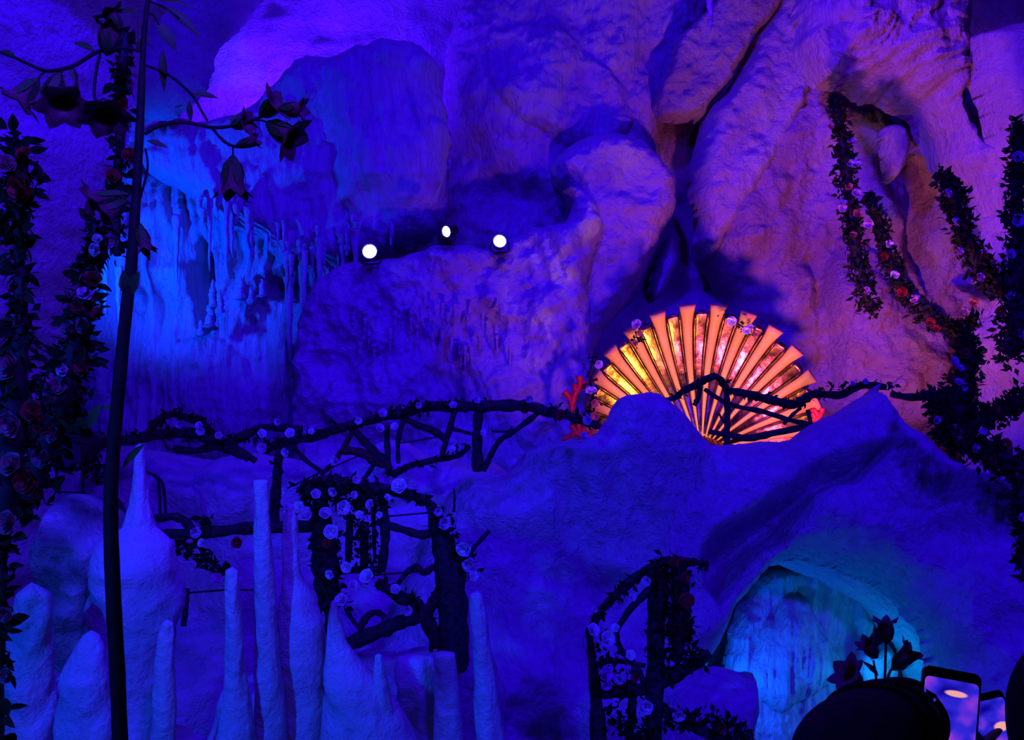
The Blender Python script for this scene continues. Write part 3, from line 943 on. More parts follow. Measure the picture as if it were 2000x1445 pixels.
sprig('leafy blossom sprig draped over upper left rim of shell', [(1245, 632), (1252, 655), (1240, 675)], [(1243, 632, 9, 'pink'), (1250, 650, 6, 'orange'), (1240, 668, 5, 'orange')], 40)
sprig('leafy blossom sprig draped over upper right rim of shell', [(1415, 612), (1435, 628), (1462, 645), (1475, 650)],
      [(1429, 627, 9, 'white'), (1458, 645, 8, 'white'), (1465, 638, 6, 'pink'), (1475, 650, 7, 'orange')], 46)
sprig('tall leafy blossom sprig beside the red coral at shell left edge', [(1160, 690), (1152, 735), (1160, 780), (1158, 830)],
      [(1170, 712, 8, 'white'), (1152, 762, 8, 'white'), (1160, 760, 6, 'white'), (1162, 788, 8, 'orange'), (1162, 812, 8, 'orange')], 130, 10.15)

# ------------------------------------------------------------------ red corals
def coral(label, limbs, Y, r):
    t = thing('red_coral', at(limbs[0][0][0], limbs[0][0][1], Y), label, 'coral')
    for L in limbs:
        px_tube('coral_branch', L, [r, r * 0.9, r * 0.8, r * 1.05], Y, 'coral', t, 0.1, 9, 5)
    return t


coral('forked bright red coral standing left of the shell',
      [[(1121, 838), (1118, 805), (1114, 780), (1102, 764)], [(1116, 790), (1122, 770), (1132, 752), (1131, 734)], [(1126, 766), (1122, 757), (1123, 750)],
       [(1137, 752), (1142, 757), (1140, 745)]], 10.2, 7)
coral('low tangled red coral at foot of the shell, left',
      [[(1146, 868), (1128, 846), (1112, 852), (1098, 858)], [(1128, 850), (1120, 836), (1116, 830)], [(1138, 858), (1140, 838), (1146, 826)], [(1134, 852), (1130, 830), (1138, 812)],
       [(1142, 862), (1152, 850), (1150, 842)]], 10.0, 6)
coral('small red coral at right end of shell railing', [[(1597, 980), (1596, 836), (1592, 818), (1586, 806)], [(1593, 820), (1602, 810), (1606, 798)], [(1590, 826), (1578, 822), (1574, 826)], [(1598, 812), (1590, 800), (1584, 803)]], 9.4, 5)

# ------------------------------------------------------------------ spotlights on the ledge
def disc(r, seg=20, dome=0.0):
    V = [(0, 0, dome * r)]; Fc = []
    for ring in (0.5, 1.0):
        for s in range(seg):
            a = 2 * math.pi * s / seg
            V.append((math.cos(a) * r * ring, math.sin(a) * r * ring, dome * r * (1 - ring ** 2)))
    for s in range(seg):
        q = (s + 1) % seg
        Fc += [(0, 1 + s, 1 + q), (1 + s, 1 + seg + s, 1 + seg + q, 1 + q)]
    return V, Fc


def lathe(prof, seg=20):
    V = []; Fc = []
    for z, r in prof:
        for s in range(seg):
            a = 2 * math.pi * s / seg
            V.append((math.cos(a) * r, math.sin(a) * r, z))
    for i in range(len(prof) - 1):
        for s in range(seg):
            q = (s + 1) % seg
            Fc.append((i * seg + s, i * seg + q, (i + 1) * seg + q, (i + 1) * seg + s))
    Fc.append(tuple(range(seg))[::-1])
    return V, Fc


def spotlight(label, px, py, Y, r, direction, lens_frac=1.0, glow=6):
    p = at(px, py, Y)
    t = thing('spotlight', p - Vector((0, 0, r * 1.4)), label, 'spotlight', 'spotlights on the rock ledge')
    R = Vector(direction).to_track_quat('Z', 'Y').to_matrix().to_4x4()
    M = Matrix.Translation(p) @ R
    link('housing', pymesh('housing', *lathe([(-r * 2.6, r * 0.55), (-r * 2.5, r * 0.8), (-r * 1.6, r * 0.95), (-r * 0.6, r * 1.05), (r * 0.15, r * 1.12), (r * 0.15, r * 1.0), (-r * 0.1, r * 0.98)])),
         'lamp_metal', t, M)
    link('rim', pymesh('rim', *lathe([(r * 0.02, r * 1.13), (r * 0.2, r * 1.15), (r * 0.22, r * 1.02), (r * 0.02, r * 1.0)])), 'lamp_rim', t, M)
    link('lens', pymesh('lens', *disc(r, dome=0.2)), 'lamp_lens', t, M)
    V = [p + Vector((s * r * 1.3, 0.12, z)) for s in (-1, 1) for z in (0,)]
    link('bracket', tube_mesh('bracket', [p + Vector((-r * 1.3, r, 0)), p + Vector((-r * 1.3, r, -r * 1.5)), p + Vector((r * 1.3, r, -r * 1.5)), p + Vector((r * 1.3, r, 0))], r * 0.14, 6, 4), 'lamp_metal', t)
    return t


spotlight('white glowing spotlight at left end of the ledge', 722, 491, 10.75, 0.078, (0.05, -1, 0.05))
spotlight('half turned spotlight in the middle on the ledge', 872, 452, 10.75, 0.062, (-0.75, -1, -0.3))
spotlight('spotlight half sunk behind ledge at right end', 976, 471, 10.95, 0.072, (0.1, -1, 0.15))

# ------------------------------------------------------------------ rustic branch railings
def railing(name, label, cat, Y, limbs, roses, leaves, wires=(), bark='bark', group=None):
    x, y = limbs[0][1][0][:2]
    t = thing(name, at(x, y, Y), label, cat, group)
    for L in limbs:
        kind, P, r = L[:3]
        px_tube(kind, P, r, Y, L[3] if len(L) > 3 else bark, t)
    for P, r in wires:
        px_tube('wire', P, r, Y, 'wire', t, 0.0, 5, 4)
    for P, rad, n, s in leaves:
        pts = [at(p[0], p[1], Y - 0.03) for p in P]
        foliage('foliage', pts, rad * Y / F, n, s * Y / F, t)
    for q in roses:
        rose(t, at(q[0], q[1], Y - 0.12), q[2] * Y / F, q[3])
    return t


railing('branch_railing', 'long dark branch railing with roses across the left middle', 'railing', 7.0, [
    ('rail', [(160, 915), (185, 880), (205, 864), (260, 858), (300, 850), (340, 845), (380, 847), (416, 860), (450, 864), (485, 846), (530, 833), (590, 840)], [9, 10, 10, 11, 10, 9, 8]),
    ('rail', [(516, 880), (554, 863), (620, 852), (650, 840), (695, 828), (750, 814), (800, 803), (834, 794), (896, 794), (931, 794), (1000, 792), (1035, 794), (1069, 804), (1104, 811), (1156, 828), (1172, 832)],
     [8, 9, 9, 10, 11, 12, 9, 7]),
    ('arch', [(290, 845), (304, 825), (322, 813), (340, 808), (358, 813), (386, 822), (406, 836), (419, 862)], [6, 7, 8, 7]),
    ('branch', [(340, 876), (380, 880), (425, 872), (470, 888), (486, 897)], [7, 8, 9, 6]),
    ('branch', [(440, 862), (470, 880), (500, 900)], [8, 6]),
    ('post', [(935, 806), (932, 850), (934, 920)], [11, 9, 12]),
    ('branch', [(1052, 806), (1010, 838), (975, 862), (958, 890), (944, 920)], [5, 6, 6]),
    ('branch', [(888, 800), (876, 846), (861, 896)], [7, 6, 5]),
    ('branch', [(790, 818), (820, 832), (845, 840), (870, 856)], [6, 7, 9]),
    ('branch', [(765, 928), (790, 914), (812, 906), (861, 896), (896, 889), (918, 870)], [7, 6, 5]),
    ('post', [(754, 830), (757, 880), (760, 930)], [7, 6, 6]),
    ('post', [(792, 812), (778, 856), (778, 905)], [6, 5, 4]),
    ('branch', [(570, 868), (596, 898), (630, 922)], [5, 5, 4]),
    ('branch', [(696, 830), (674, 868), (650, 905), (626, 926)], [5, 5, 5], 'brown_bark'),
    ('branch', [(694, 842), (716, 868), (740, 890), (756, 908)], [7, 9, 9]),
    ('branch', [(666, 878), (706, 884), (736, 902), (752, 906)], [9, 10, 8], 'brown_bark'),
    ('branch', [(735, 900), (715, 930), (700, 945)], [5, 4]),
    ('post', [(546, 878), (542, 920), (538, 970), (534, 1040)], [8, 9, 10, 9]),
    ('branch', [(880, 836), (915, 846), (935, 850)], [4, 3]),
    ('branch', [(960, 842), (992, 842), (1000, 832)], [2.5, 2]),
    ('post', [(161, 868), (162, 920), (161, 992)], [3.5, 3.5, 3]),
], [(349, 830, 7, 'pink'), (388, 830, 7, 'white'), (391, 842, 8, 'white'), (427, 850, 7, 'pink'), (512, 846, 8, 'white'), (541, 824, 7, 'pink'), (566, 845, 9, 'white'),
    (511, 875, 9, 'pink'), (556, 884, 8, 'white'), (608, 842, 6, 'white'), (748, 806, 8, 'pink'), (743, 835, 8, 'pink'), (770, 832, 7, 'white'), (818, 792, 6, 'pink'),
    (885, 790, 7, 'pink'), (932, 780, 7, 'pink'), (1034, 780, 7, 'pink'), (1094, 812, 9, 'red'), (1147, 820, 9, 'pink'), (1142, 852, 9, 'pink'), (944, 845, 6, 'white'),
    (884, 876, 6, 'white'), (700, 822, 7, 'white'), (556, 960, 7, 'white'), (652, 900, 9, 'pink'), (560, 1000, 7, 'pink')],
    [([(200, 862), (300, 846), (420, 862), (500, 845)], 11, 110, 16), ([(300, 830), (340, 806), (400, 824), (418, 855)], 11, 110, 15),
     ([(520, 870), (700, 826), (800, 802)], 12, 160, 15), ([(800, 796), (900, 790), (1060, 798), (1160, 828)], 12, 150, 16), ([(545, 890), (540, 1000)], 10, 40, 14),
     ([(760, 925), (860, 896), (915, 872)], 8, 60, 14), ([(165, 905), (190, 930), (215, 900)], 20, 70, 18)],
    [([(110, 858), (160, 866), (205, 880)], 1.5), ([(87, 961), (158, 962), (205, 976)], 1.5), ([(556, 956), (620, 925), (710, 886)], 1.6),
     ([(285, 920), (309, 940), (313, 1010)], 3), ([(300, 926), (318, 946), (324, 1006)], 3), ([(780, 866), (860, 852)], 1.4)])

railing('branch_railing', 'low dark log rail with leaf spray behind the stalagmites', 'railing', 5.6, [
    ('rail', [(292, 1014), (338, 1009), (362, 1018), (378, 1038)], [8, 9, 9]),
    ('rail', [(300, 1042), (350, 1042), (400, 1040), (500, 1030), (620, 1028)], [10, 11, 12, 12]),
    ('branch', [(226, 976), (240, 1000), (262, 1016)], [8, 8]),
    ('branch', [(365, 1150), (362, 1190), (358, 1222)], [6, 6]),
    ('branch', [(376, 1040), (400, 1085), (440, 1120)], [5, 5, 4])],
    [(382, 1040, 10, 'pink'), (392, 1060, 8, 'white'), (424, 1130, 10, 'pink'), (462, 1060, 10, 'red')],
    [([(352, 1062), (400, 1090), (440, 1120)], 16, 80, 22), ([(395, 1018), (410, 1020)], 12, 16, 22)],
    [([(362, 1158), (440, 1152), (500, 1152)], 2)])

railing('rustic_bower', 'rose covered branch bower in the middle behind the stalagmites', 'trellis', 5.2, [
    ('trunk', [(622, 985), (628, 1028), (634, 1090), (638, 1150), (646, 1195), (652, 1260)], [18, 24, 27, 24, 16, 14]),
    ('trunk', [(846, 994), (862, 1048), (878, 1115), (884, 1190), (886, 1310)], [13, 20, 30, 31, 30]),
    ('arch', [(593, 978), (610, 948), (643, 937), (698, 950), (754, 955), (795, 965), (831, 978), (850, 998)], [8, 10, 12, 12, 11, 10, 10]),
    ('crossbar', [(735, 1018), (780, 1032), (823, 1044), (848, 1038)], [7, 8, 9, 8]),
    ('upright', [(748, 965), (752, 1050), (745, 1116)], [9, 9, 9]),
    ('upright', [(712, 1020), (711, 1120)], [9, 8]),
    ('upright', [(684, 1005), (680, 1098)], [8, 7]),
    ('upright', [(728, 960), (730, 1030), (732, 1100)], [4, 4, 4]),
    ('crossbar', [(650, 1118), (700, 1112), (745, 1112)], [6, 7, 6]),
    ('log', [(670, 1262), (726, 1238), (795, 1210), (830, 1198), (856, 1164)], [13, 15, 14, 13, 12]),
    ('branch', [(735, 1136), (781, 1166), (823, 1192), (856, 1262)], [10, 13, 14, 12]),
    ('branch', [(702, 1230), (718, 1203), (737, 1196), (752, 1206)], [7, 7, 6]),
    ('branch', [(774, 1146), (795, 1117), (815, 1106), (827, 1118), (848, 1106)], [5, 6, 7, 7]),
    ('twig', [(902, 1098), (934, 1060), (956, 1036)], [6, 5, 4]),
    ('twig', [(676, 1188), (688, 1210), (706, 1232)], [5, 4]),
    ('twig', [(886, 1000), (888, 970), (886, 952)], [3, 2, 1]),
    ('branch', [(852, 1165), (870, 1140), (880, 1120)], [12, 12]),
    ('post', [(842, 1200), (842, 1272)], [4, 4])],
    [(671, 991, 13, 'white'), (646, 1038, 13, 'white'), (779, 948, 14, 'white'), (715, 1124, 13, 'white'), (676, 1108, 10, 'white'), (643, 1122, 9, 'white'), (665, 1171, 12, 'pink'),
     (905, 1073, 14, 'white'), (869, 1022, 12, 'pink'), (596, 1002, 13, 'pink'), (635, 1001, 11, 'pink'), (914, 1105, 12, 'pink'), (797, 1193, 9, 'pink'), (649, 961, 9, 'pink'),
     (617, 964, 9, 'pink'), (692, 966, 7, 'pink'), (721, 984, 9, 'pink'), (701, 1004, 7, 'white'), (638, 1060, 9, 'red'), (697, 936, 8, 'pink'), (772, 1150, 9, 'pink'), (691, 1142, 9, 'pink'),
     (582, 990, 10, 'white'), (741, 1005, 6, 'white'), (757, 970, 6, 'white'), (926, 1125, 9, 'white'), (856, 1000, 8, 'pink')],
    [([(600, 970), (660, 960), (740, 980)], 36, 520, 18), ([(625, 1020), (640, 1110), (650, 1180)], 32, 300, 18), ([(690, 1000), (710, 1060), (720, 1110)], 36, 150, 16),
     ([(850, 1000), (880, 1060), (920, 1120)], 24, 110, 18), ([(740, 1128), (790, 1166), (815, 1180)], 16, 60, 18), ([(780, 955), (840, 985)], 12, 50, 16), ([(870, 1130), (885, 1250)], 26, 70, 18)],
    [([(726, 1123), (790, 1118), (856, 1112)], 2.2), ([(757, 1008), (838, 1001)], 1.8)])

railing('rose_arbour', 'dark rose grown arbour before the small grotto', 'trellis', 5.0, [
    ('post', [(1150, 1230), (1158, 1300), (1166, 1380), (1172, 1480)], [7, 9, 14, 20]),
    ('arch', [(1149, 1232), (1178, 1188), (1228, 1138), (1277, 1106), (1316, 1094), (1384, 1102)], [7, 8, 9, 10, 9, 6]),
    ('branch', [(1203, 1232), (1232, 1188), (1280, 1140)], [6, 7, 8]),
    ('branch', [(1203, 1228), (1213, 1268), (1242, 1300), (1260, 1340)], [5, 6, 6, 7]),
    ('post', [(1290, 1110), (1284, 1200), (1280, 1300), (1276, 1480)], [14, 20, 18, 16]),
    ('post', [(1326, 1100), (1330, 1180), (1322, 1290)], [16, 18, 12]),
    ('log', [(1262, 1345), (1334, 1308), (1388, 1276)], [16, 15, 9]),
    ('post', [(1240, 1300), (1234, 1390), (1226, 1480)], [7, 8, 9]),
    ('crossbar', [(1156, 1300), (1200, 1290), (1260, 1300)], [5, 5, 5]),
    ('crossbar', [(1160, 1350), (1200, 1352), (1262, 1345)], [12, 13, 12]),
    ('branch', [(1280, 1370), (1320, 1400), (1400, 1440), (1470, 1470)], [10, 11, 10])],
    [(1160, 1229, 12, 'white'), (1188, 1246, 13, 'white'), (1232, 1279, 9, 'white'), (1185, 1316, 13, 'pink'), (1208, 1327, 9, 'pink'), (1262, 1382, 13, 'pink'), (1326, 1399, 12, 'pink'),
     (1342, 1172, 14, 'red'), (1340, 1127, 9, 'red'), (1317, 1098, 9, 'red'), (1262, 1135, 9, 'pink'), (1201, 1226, 8, 'white'), (1236, 1166, 7, 'pink'), (1185, 1340, 9, 'white'), (1162, 1190, 6, 'pink'),
     (1240, 1322, 8, 'red'), (1410, 1424, 9, 'red')],
    [([(1300, 1110), (1310, 1200), (1300, 1300)], 46, 420, 20), ([(1160, 1210), (1230, 1140), (1290, 1102), (1380, 1104)], 13, 150, 18), ([(1340, 1200), (1350, 1280), (1370, 1290)], 18, 90, 20),
     ([(1170, 1250), (1200, 1320), (1240, 1360)], 36, 130, 18), ([(1280, 1400), (1360, 1410), (1420, 1420), (1470, 1450)], 28, 240, 20), ([(1190, 1400), (1270, 1440)], 30, 120, 20)])

railing('branch_railing', 'thin dark branch railing standing before the shell', 'railing', 8.1, [
    ('arch', [(1289, 781), (1316, 778), (1334, 764), (1364, 750), (1382, 739), (1397, 736), (1411, 744), (1419, 762)], [4, 6, 8, 7, 6, 6]),
    ('branch', [(1368, 754), (1364, 776), (1356, 792)], [5, 5, 5]),
    ('post', [(1419, 758), (1421, 801), (1420, 850), (1421, 930)], [6.5, 6, 6]),
    ('rail', [(1420, 762), (1460, 769), (1505, 781), (1550, 790), (1572, 778), (1595, 769), (1638, 772), (1664, 760), (1690, 752), (1730, 756)], [7, 9, 9, 8, 8, 7]),
    ('rail', [(1376, 760), (1424, 789), (1490, 804), (1550, 822), (1600, 832)], [4, 5, 5, 5]),
    ('rail', [(1384, 843), (1415, 848), (1460, 856), (1520, 844), (1598, 829)], [4, 6, 7, 7, 6]),
    ('branch', [(1578, 800), (1584, 828)], [4, 4]), ('branch', [(1564, 796), (1546, 812), (1530, 828)], [3.5, 3.5, 3.5]),
    ('twig', [(1420, 828), (1411, 820), (1405, 808)], [3, 2.5, 2]),
    ('branch', [(1420, 790), (1404, 780), (1396, 770)], [3, 3, 2.5]),
    ('rail', [(1740, 770), (1780, 776), (1830, 770), (1900, 764)], [6, 8, 9, 8])],
    [(1666, 748, 5, 'pink'), (1690, 745, 5, 'pink')],
    [([(1316, 776), (1364, 750), (1400, 738), (1420, 760)], 8, 60, 13), ([(1420, 764), (1505, 779), (1550, 788), (1600, 768)], 10, 130, 13), ([(1600, 770), (1670, 754), (1740, 752)], 11, 110, 13),
     ([(1760, 776), (1900, 764)], 9, 50, 13)])


# ------------------------------------------------------------------ garlands
def garland(label, P, rpx, Y, nleaf, leafpx, roses, single=False, group='rose garlands hanging in the grotto'):
    pts = [at(p[0], p[1], p[2] if len(p) > 2 else Y) for p in P]
    t = thing('rose_garland', pts[-1], label, 'garland', group)
    k = Y / F
    rad = [r * k for r in rpx]
    link('cord', tube_mesh('cord', pts, [r * 0.45 for r in rad], 7, 6, 0.2), 'stem', t)
    C = catmull(pts, 6); m = len(C); rr = np.interp(np.linspace(0, 1, m), np.linspace(0, 1, len(rad)), rad)
    if single:
        for _ in range(nleaf):
            i = random.randrange(m)
            o = Vector((random.gauss(0, 1), random.gauss(0, 0.8), random.gauss(0, 1))).normalized()
            b = C[i] + o * rr[i] * random.uniform(0.3, 0.85)
            s = leafpx * k * random.uniform(0.7, 1.3)
            d = (o + Vector((random.uniform(-0.6, 0.6), random.uniform(-0.6, 0.3), random.uniform(-0.9, 0.5)))).normalized()
            leaf(t, b, b + d * s, random.uniform(0.4, 0.62), 'dark', random.uniform(-1.4, 1.4))
        foliage('foliage', pts, rad, nleaf * 2, leafpx * k * 0.75, t)
    else:
        foliage('foliage', pts, rad, nleaf, leafpx * k, t)
    for q in roses:
        rose(t, at(q[0], q[1], Y - 0.08 if Y > 4 else Y - 0.04), q[2] * k, q[3])
    return t


def scatter(P, rpx, n, r, kinds, seed):
    rs = random.Random(seed); C = catmull([Vector((p[0], p[1], 0)) for p in P], 6)
    out = []
    for i in range(n):
        c = C[rs.randrange(len(C))]
        out.append((c.x + rs.uniform(-1, 1) * rpx * 0.7, c.y + rs.uniform(-1, 1) * rpx * 0.7, r * rs.uniform(0.75, 1.2), rs.choice(kinds)))
    return out


g1 = [(22, 272), (42, 330), (36, 400), (38, 480), (40, 560), (42, 640), (36, 700), (28, 770), (22, 850), (10, 950), (4, 1080), (0, 1220), (-2, 1470)]
garland('dark leafy garland hanging at the far left edge', g1, [26, 34, 28, 24, 26, 26, 42, 58, 66, 60, 26, 20, 20], 2.35, 230, 34,
        [(36, 368, 30, 'red'), (14, 318, 16, 'dusky'), (44, 296, 14, 'red'), (12, 715, 26, 'dusky'), (15, 830, 24, 'dusky'), (48, 940, 26, 'red'), (10, 1020, 22, 'dusky'),
         (8, 1200, 14, 'dusky'), (10, 1320, 14, 'dusky'), (60, 800, 20, 'red'), (18, 905, 22, 'dusky')], True)
g2 = [(246, 60, 5.2), (243, 100), (236, 160), (234, 230), (234, 290), (228, 350), (226, 420), (230, 500)]
garland('short dark garland close behind the upper flower stem', g2, [6, 20, 26, 20, 18, 22, 20, 16], 2.9, 90, 26,
        [(238, 205, 14, 'red'), (252, 300, 13, 'red'), (220, 342, 13, 'red'), (250, 165, 12, 'dusky'), (222, 470, 10, 'dusky')], True)
g3 = [(188, 440), (178, 500), (168, 560), (158, 620), (146, 680), (132, 740), (112, 800), (92, 860), (70, 920), (44, 985)]
garland('thick garland with red and pink roses slanting down at left', g3, [16, 20, 28, 38, 44, 50, 54, 58, 58, 48], 2.7, 230, 32,
        [(184, 487, 12, 'pink'), (190, 465, 9, 'pink'), (168, 540, 12, 'dusky'), (182, 543, 15, 'red'), (166, 572, 14, 'pink'), (184, 582, 8, 'red'), (160, 636, 15, 'dusky'), (130, 640, 15, 'dusky'),
         (156, 715, 18, 'red'), (120, 722, 12, 'pink'), (112, 752, 16, 'dusky'), (88, 828, 22, 'red'), (100, 848, 16, 'dusky'), (78, 895, 18, 'dusky'), (96, 770, 14, 'dusky'), (60, 960, 18, 'red'),
         (188, 610, 12, 'red'), (150, 600, 12, 'red')], True)
garland('straight garland with pale roses on pink cone rock', [(1630, 196, 11.3), (1632, 206), (1644, 260), (1652, 320), (1660, 400), (1668, 470), (1682, 540), (1702, 606)], [4, 10, 20, 25, 22, 24, 26, 22], 9.9, 1500, 15,
        [(1623, 247, 6, 'orange'), (1664, 274, 9, 'pink'), (1663, 319, 8, 'white'), (1672, 320, 8, 'white'), (1658, 364, 7, 'orange'), (1673, 376, 9, 'pink'), (1646, 406, 8, 'pink'), (1650, 394, 5, 'white'),
         (1675, 416, 8, 'orange'), (1667, 457, 7, 'orange'), (1688, 474, 7, 'orange'), (1694, 567, 8, 'pink'), (1706, 580, 6, 'white'), (1672, 530, 6, 'pink')])
garland('curving garland with red roses reaching toward right rock', [(1698, 384, 11.3), (1700, 392), (1716, 430), (1728, 480), (1744, 530), (1772, 576), (1806, 610), (1840, 634), (1876, 642), (1906, 618)],
        [4, 10, 20, 22, 22, 22, 22, 20, 17, 14], 9.7, 1300, 15,
        [(1723, 411, 9, 'pink'), (1696, 437, 9, 'pink'), (1738, 476, 8, 'white'), (1728, 500, 8, 'red'), (1748, 536, 8, 'white'), (1788, 584, 9, 'pink'), (1818, 628, 8, 'red'), (1762, 570, 9, 'red'), (1886, 608, 8, 'pink'),
         (1830, 640, 7, 'red'), (1902, 590, 8, 'orange')])
garland('drooping garland below the furry overhang', [(1842, 338), (1862, 380), (1872, 420), (1890, 470), (1912, 520), (1940, 550), (1975, 560)], [16, 28, 28, 26, 32, 34, 28], 8.9, 1300, 16,
        [(1853, 377, 9, 'pink'), (1869, 432, 10, 'white'), (1916, 541, 9, 'pink'), (1941, 514, 7, 'pink'), (1876, 490, 7, 'pink'), (1922, 500, 6, 'red')])
garland('garland hanging down the right picture edge', [(1990, 240), (1988, 320), (1984, 400), (1990, 480), (1982, 560), (1990, 620), (1970, 690)], [14, 22, 26, 32, 42, 46, 40], 8.4, 1500, 17,
        [(1989, 305, 10, 'pink'), (1990, 430, 12, 'white'), (1976, 495, 9, 'pink'), (1974, 577, 9, 'pink'), (1954, 608, 9, 'red'), (1996, 650, 10, 'pink')])
garland('thick garland with pink roses dropping from right rock', [(1890, 650), (1896, 700), (1880, 740), (1868, 790), (1900, 820), (1960, 800), (2010, 770)], [12, 26, 34, 38, 34, 26, 24], 7.9, 1500, 17,
        [(1866, 705, 9, 'pink'), (1876, 717, 8, 'pink'), (1858, 737, 10, 'red'), (1874, 744, 8, 'pink'), (1882, 754, 9, 'pink'), (1885, 690, 10, 'red'), (1945, 797, 11, 'red')])
garland('dark garland running down to the lower right edge', [(1828, 776), (1846, 820), (1862, 850), (1900, 870), (1944, 890), (1990, 920), (2030, 960)], [20, 28, 34, 34, 38, 42, 42], 6.6, 1400, 20,
        [(1831, 820, 8, 'pink'), (1873, 848, 10, 'pink'), (1865, 834, 6, 'white'), (1907, 875, 9, 'pink'), (1965, 868, 12, 'red'), (1920, 842, 7, 'pink'), (1992, 930, 9, 'pink'), (1940, 900, 8, 'red')])
garland('thin dark garland down the lower right edge', [(2000, 930), (1992, 1000), (1996, 1060), (2000, 1130)], [22, 16, 14, 10], 5.6, 200, 22, [(1998, 1010, 8, 'pink')])

# ------------------------------------------------------------------ tall bellflower in front
SYF = 2.0
plant = thing('bellflower_plant', at(238, 1500, SYF), 'tall dark artificial bellflower plant with thick stem in front at left', 'plant')
px_tube('stem', [(292, -20), (284, 40), (279, 110), (276, 180), (271, 290), (265, 400), (257, 510), (243, 640), (229, 790), (218, 930), (217, 1040), (222, 1180), (229, 1310), (237, 1500)],
        [4, 5, 6, 8, 9, 11, 12, 13, 14, 14.5, 15, 15], SYF, 'stem', plant, 0.03, 12, 5)


def vine(P, r):
    return px_tube('branch', P, r, SYF, 'stem', plant, 0.06, 7, 5)


vine([(276, 100), (235, 93), (190, 102), (149, 126), (118, 136), (90, 138), (62, 128), (28, 112), (-10, 98)], [3, 4, 4, 3.5, 3])
vine([(92, 138), (80, 146), (74, 158)], [2.5, 2]); vine([(122, 136), (117, 146)], [2.5, 2])
vine([(196, 105), (187, 145), (185, 192), (206, 197)], [3, 3, 2.5]); vine([(140, 130), (150, 148), (146, 180)], [2.5, 2, 2])
vine([(286, 128), (329, 146), (374, 184), (391, 212), (405, 236)], [3, 3, 2.5]); vine([(282, 262), (311, 246), (346, 239), (381, 242), (415, 249), (452, 246), (500, 232), (540, 215)], [3.5, 4, 3.5, 3])
vine([(412, 247), (439, 277), (467, 287), (498, 283)], [3, 3, 3]); vine([(455, 284), (455, 298), (455, 312)], [2, 2])
vine([(284, 290), (288, 330), (273, 388)], [2, 2.5, 3]); vine([(292, 2), (320, 14), (350, 36)], [3, 2.5, 2]); vine([(262, 400), (240, 392), (215, 388)], [3, 3, 2.5])
vine([(500, 235), (515, 236), (525, 242)], [2, 2])
vine([(284, 24), (300, 30), (310, 48)], [2.5, 2])


def A(x, y, dy=0.0):
    return at(x, y, SYF + dy)


leaf(plant, A(32, 112), A(-6, 92), 0.34); leaf(plant, A(186, 102), A(141, 74), 0.36); leaf(plant, A(272, 26), A(212, 14), 0.24)
leaf(plant, A(306, 3), A(380, 3), 0.12); leaf(plant, A(316, 10), A(394, 60), 0.24); leaf(plant, A(305, 42), A(346, 92), 0.42); leaf(plant, A(318, 96), A(318, 175), 0.22)
leaf(plant, A(376, 184), A(424, 184), 0.34); leaf(plant, A(370, 196), A(371, 238), 0.3); leaf(plant, A(286, 275), A(326, 282), 0.36); leaf(plant, A(284, 70), A(262, 100), 0.4)
leaf(plant, A(132, 132), A(152, 160), 0.3); leaf(plant, A(150, 150), A(150, 196), 0.22); leaf(plant, A(264, 425), A(292, 505), 0.3); leaf(plant, A(268, 300), A(262, 345), 0.22)
leaf(plant, A(250, 578), A(240, 532, -0.03), 0.5); leaf(plant, A(252, 578), A(264, 534, -0.03), 0.5)
leaf(plant, A(226, 800), A(192, 790), 0.34); leaf(plant, A(196, 788), A(166, 838), 0.36)
leaf(plant, A(284, 866), A(228, 915), 0.22)
leaf(plant, A(282, 66), A(292, 82), 0.5); leaf(plant, A(450, 246), A(466, 218), 0.42)
leaf(plant, A(360, 206), A(338, 208), 0.24)
bell(plant, A(74, 156), A(28, 214), 0.95, True, 0.15); bell(plant, A(117, 144), A(84, 226), 0.75); bell(plant, A(118, 180), A(140, 225), 1.15, True, 0.7); bell(plant, A(206, 196), A(220, 248), 1.1, True, 0.6)
bell(plant, A(208, 106), A(226, 40), 1.05, False, 0.1); bell(plant, A(236, 60), A(212, 18), 0.9, True, 0.3)
bell(plant, A(452, 246), A(496, 240), 0.85, True, 0.3); bell(plant, A(508, 226), A(556, 198), 0.95, True, 0.3); bell(plant, A(545, 212), A(606, 216), 0.85, False, 0.1); bell(plant, A(522, 240), A(590, 284), 0.85, True, 0.1)
bell(plant, A(462, 284), A(512, 270), 0.7); bell(plant, A(455, 306), A(456, 396), 0.85); bell(plant, A(250, 380), A(160, 398), 0.6, True, 0.2); bell(plant, A(246, 392), A(200, 432), 0.9, True, 0.4)
bell(plant, A(272, 440), A(290, 500), 0.7)

# ------------------------------------------------------------------ small bellflowers by the visitors
bp = thing('bellflower_plant', at(1715, 1480, 2.3), 'small dark bellflowers above the dark sleeve at lower right', 'plant')
for P in ([(1722, 1420), (1728, 1330), (1730, 1268), (1730, 1250)], [(1722, 1420), (1735, 1320), (1752, 1302), (1762, 1298)], [(1722, 1420), (1712, 1330), (1706, 1290)], [(1722, 1420), (1690, 1350), (1672, 1336)]):
    px_tube('stem', P, [3, 2.5, 2], 2.3, 'stem', bp, 0.05, 6, 4)
px_tube('stem', [(1722, 1420), (1716, 1600), (1712, 2500)], [4, 5, 6], 2.3, 'stem', bp, 0.05, 6, 4)
B = lambda x, y: at(x, y, 2.3)
bell(bp, B(1731, 1256), B(1728, 1202), 0.95); bell(bp, B(1744, 1306), B(1790, 1258), 0.9, False, 0.1); bell(bp, B(1712, 1284), B(1682, 1246), 0.9, False, 0.2)
bell(bp, B(1682, 1340), B(1640, 1300), 0.95, True, 0.2)
leaf(bp, B(1746, 1306), B(1790, 1288), 0.26); leaf(bp, B(1716, 1320), B(1690, 1290), 0.3)


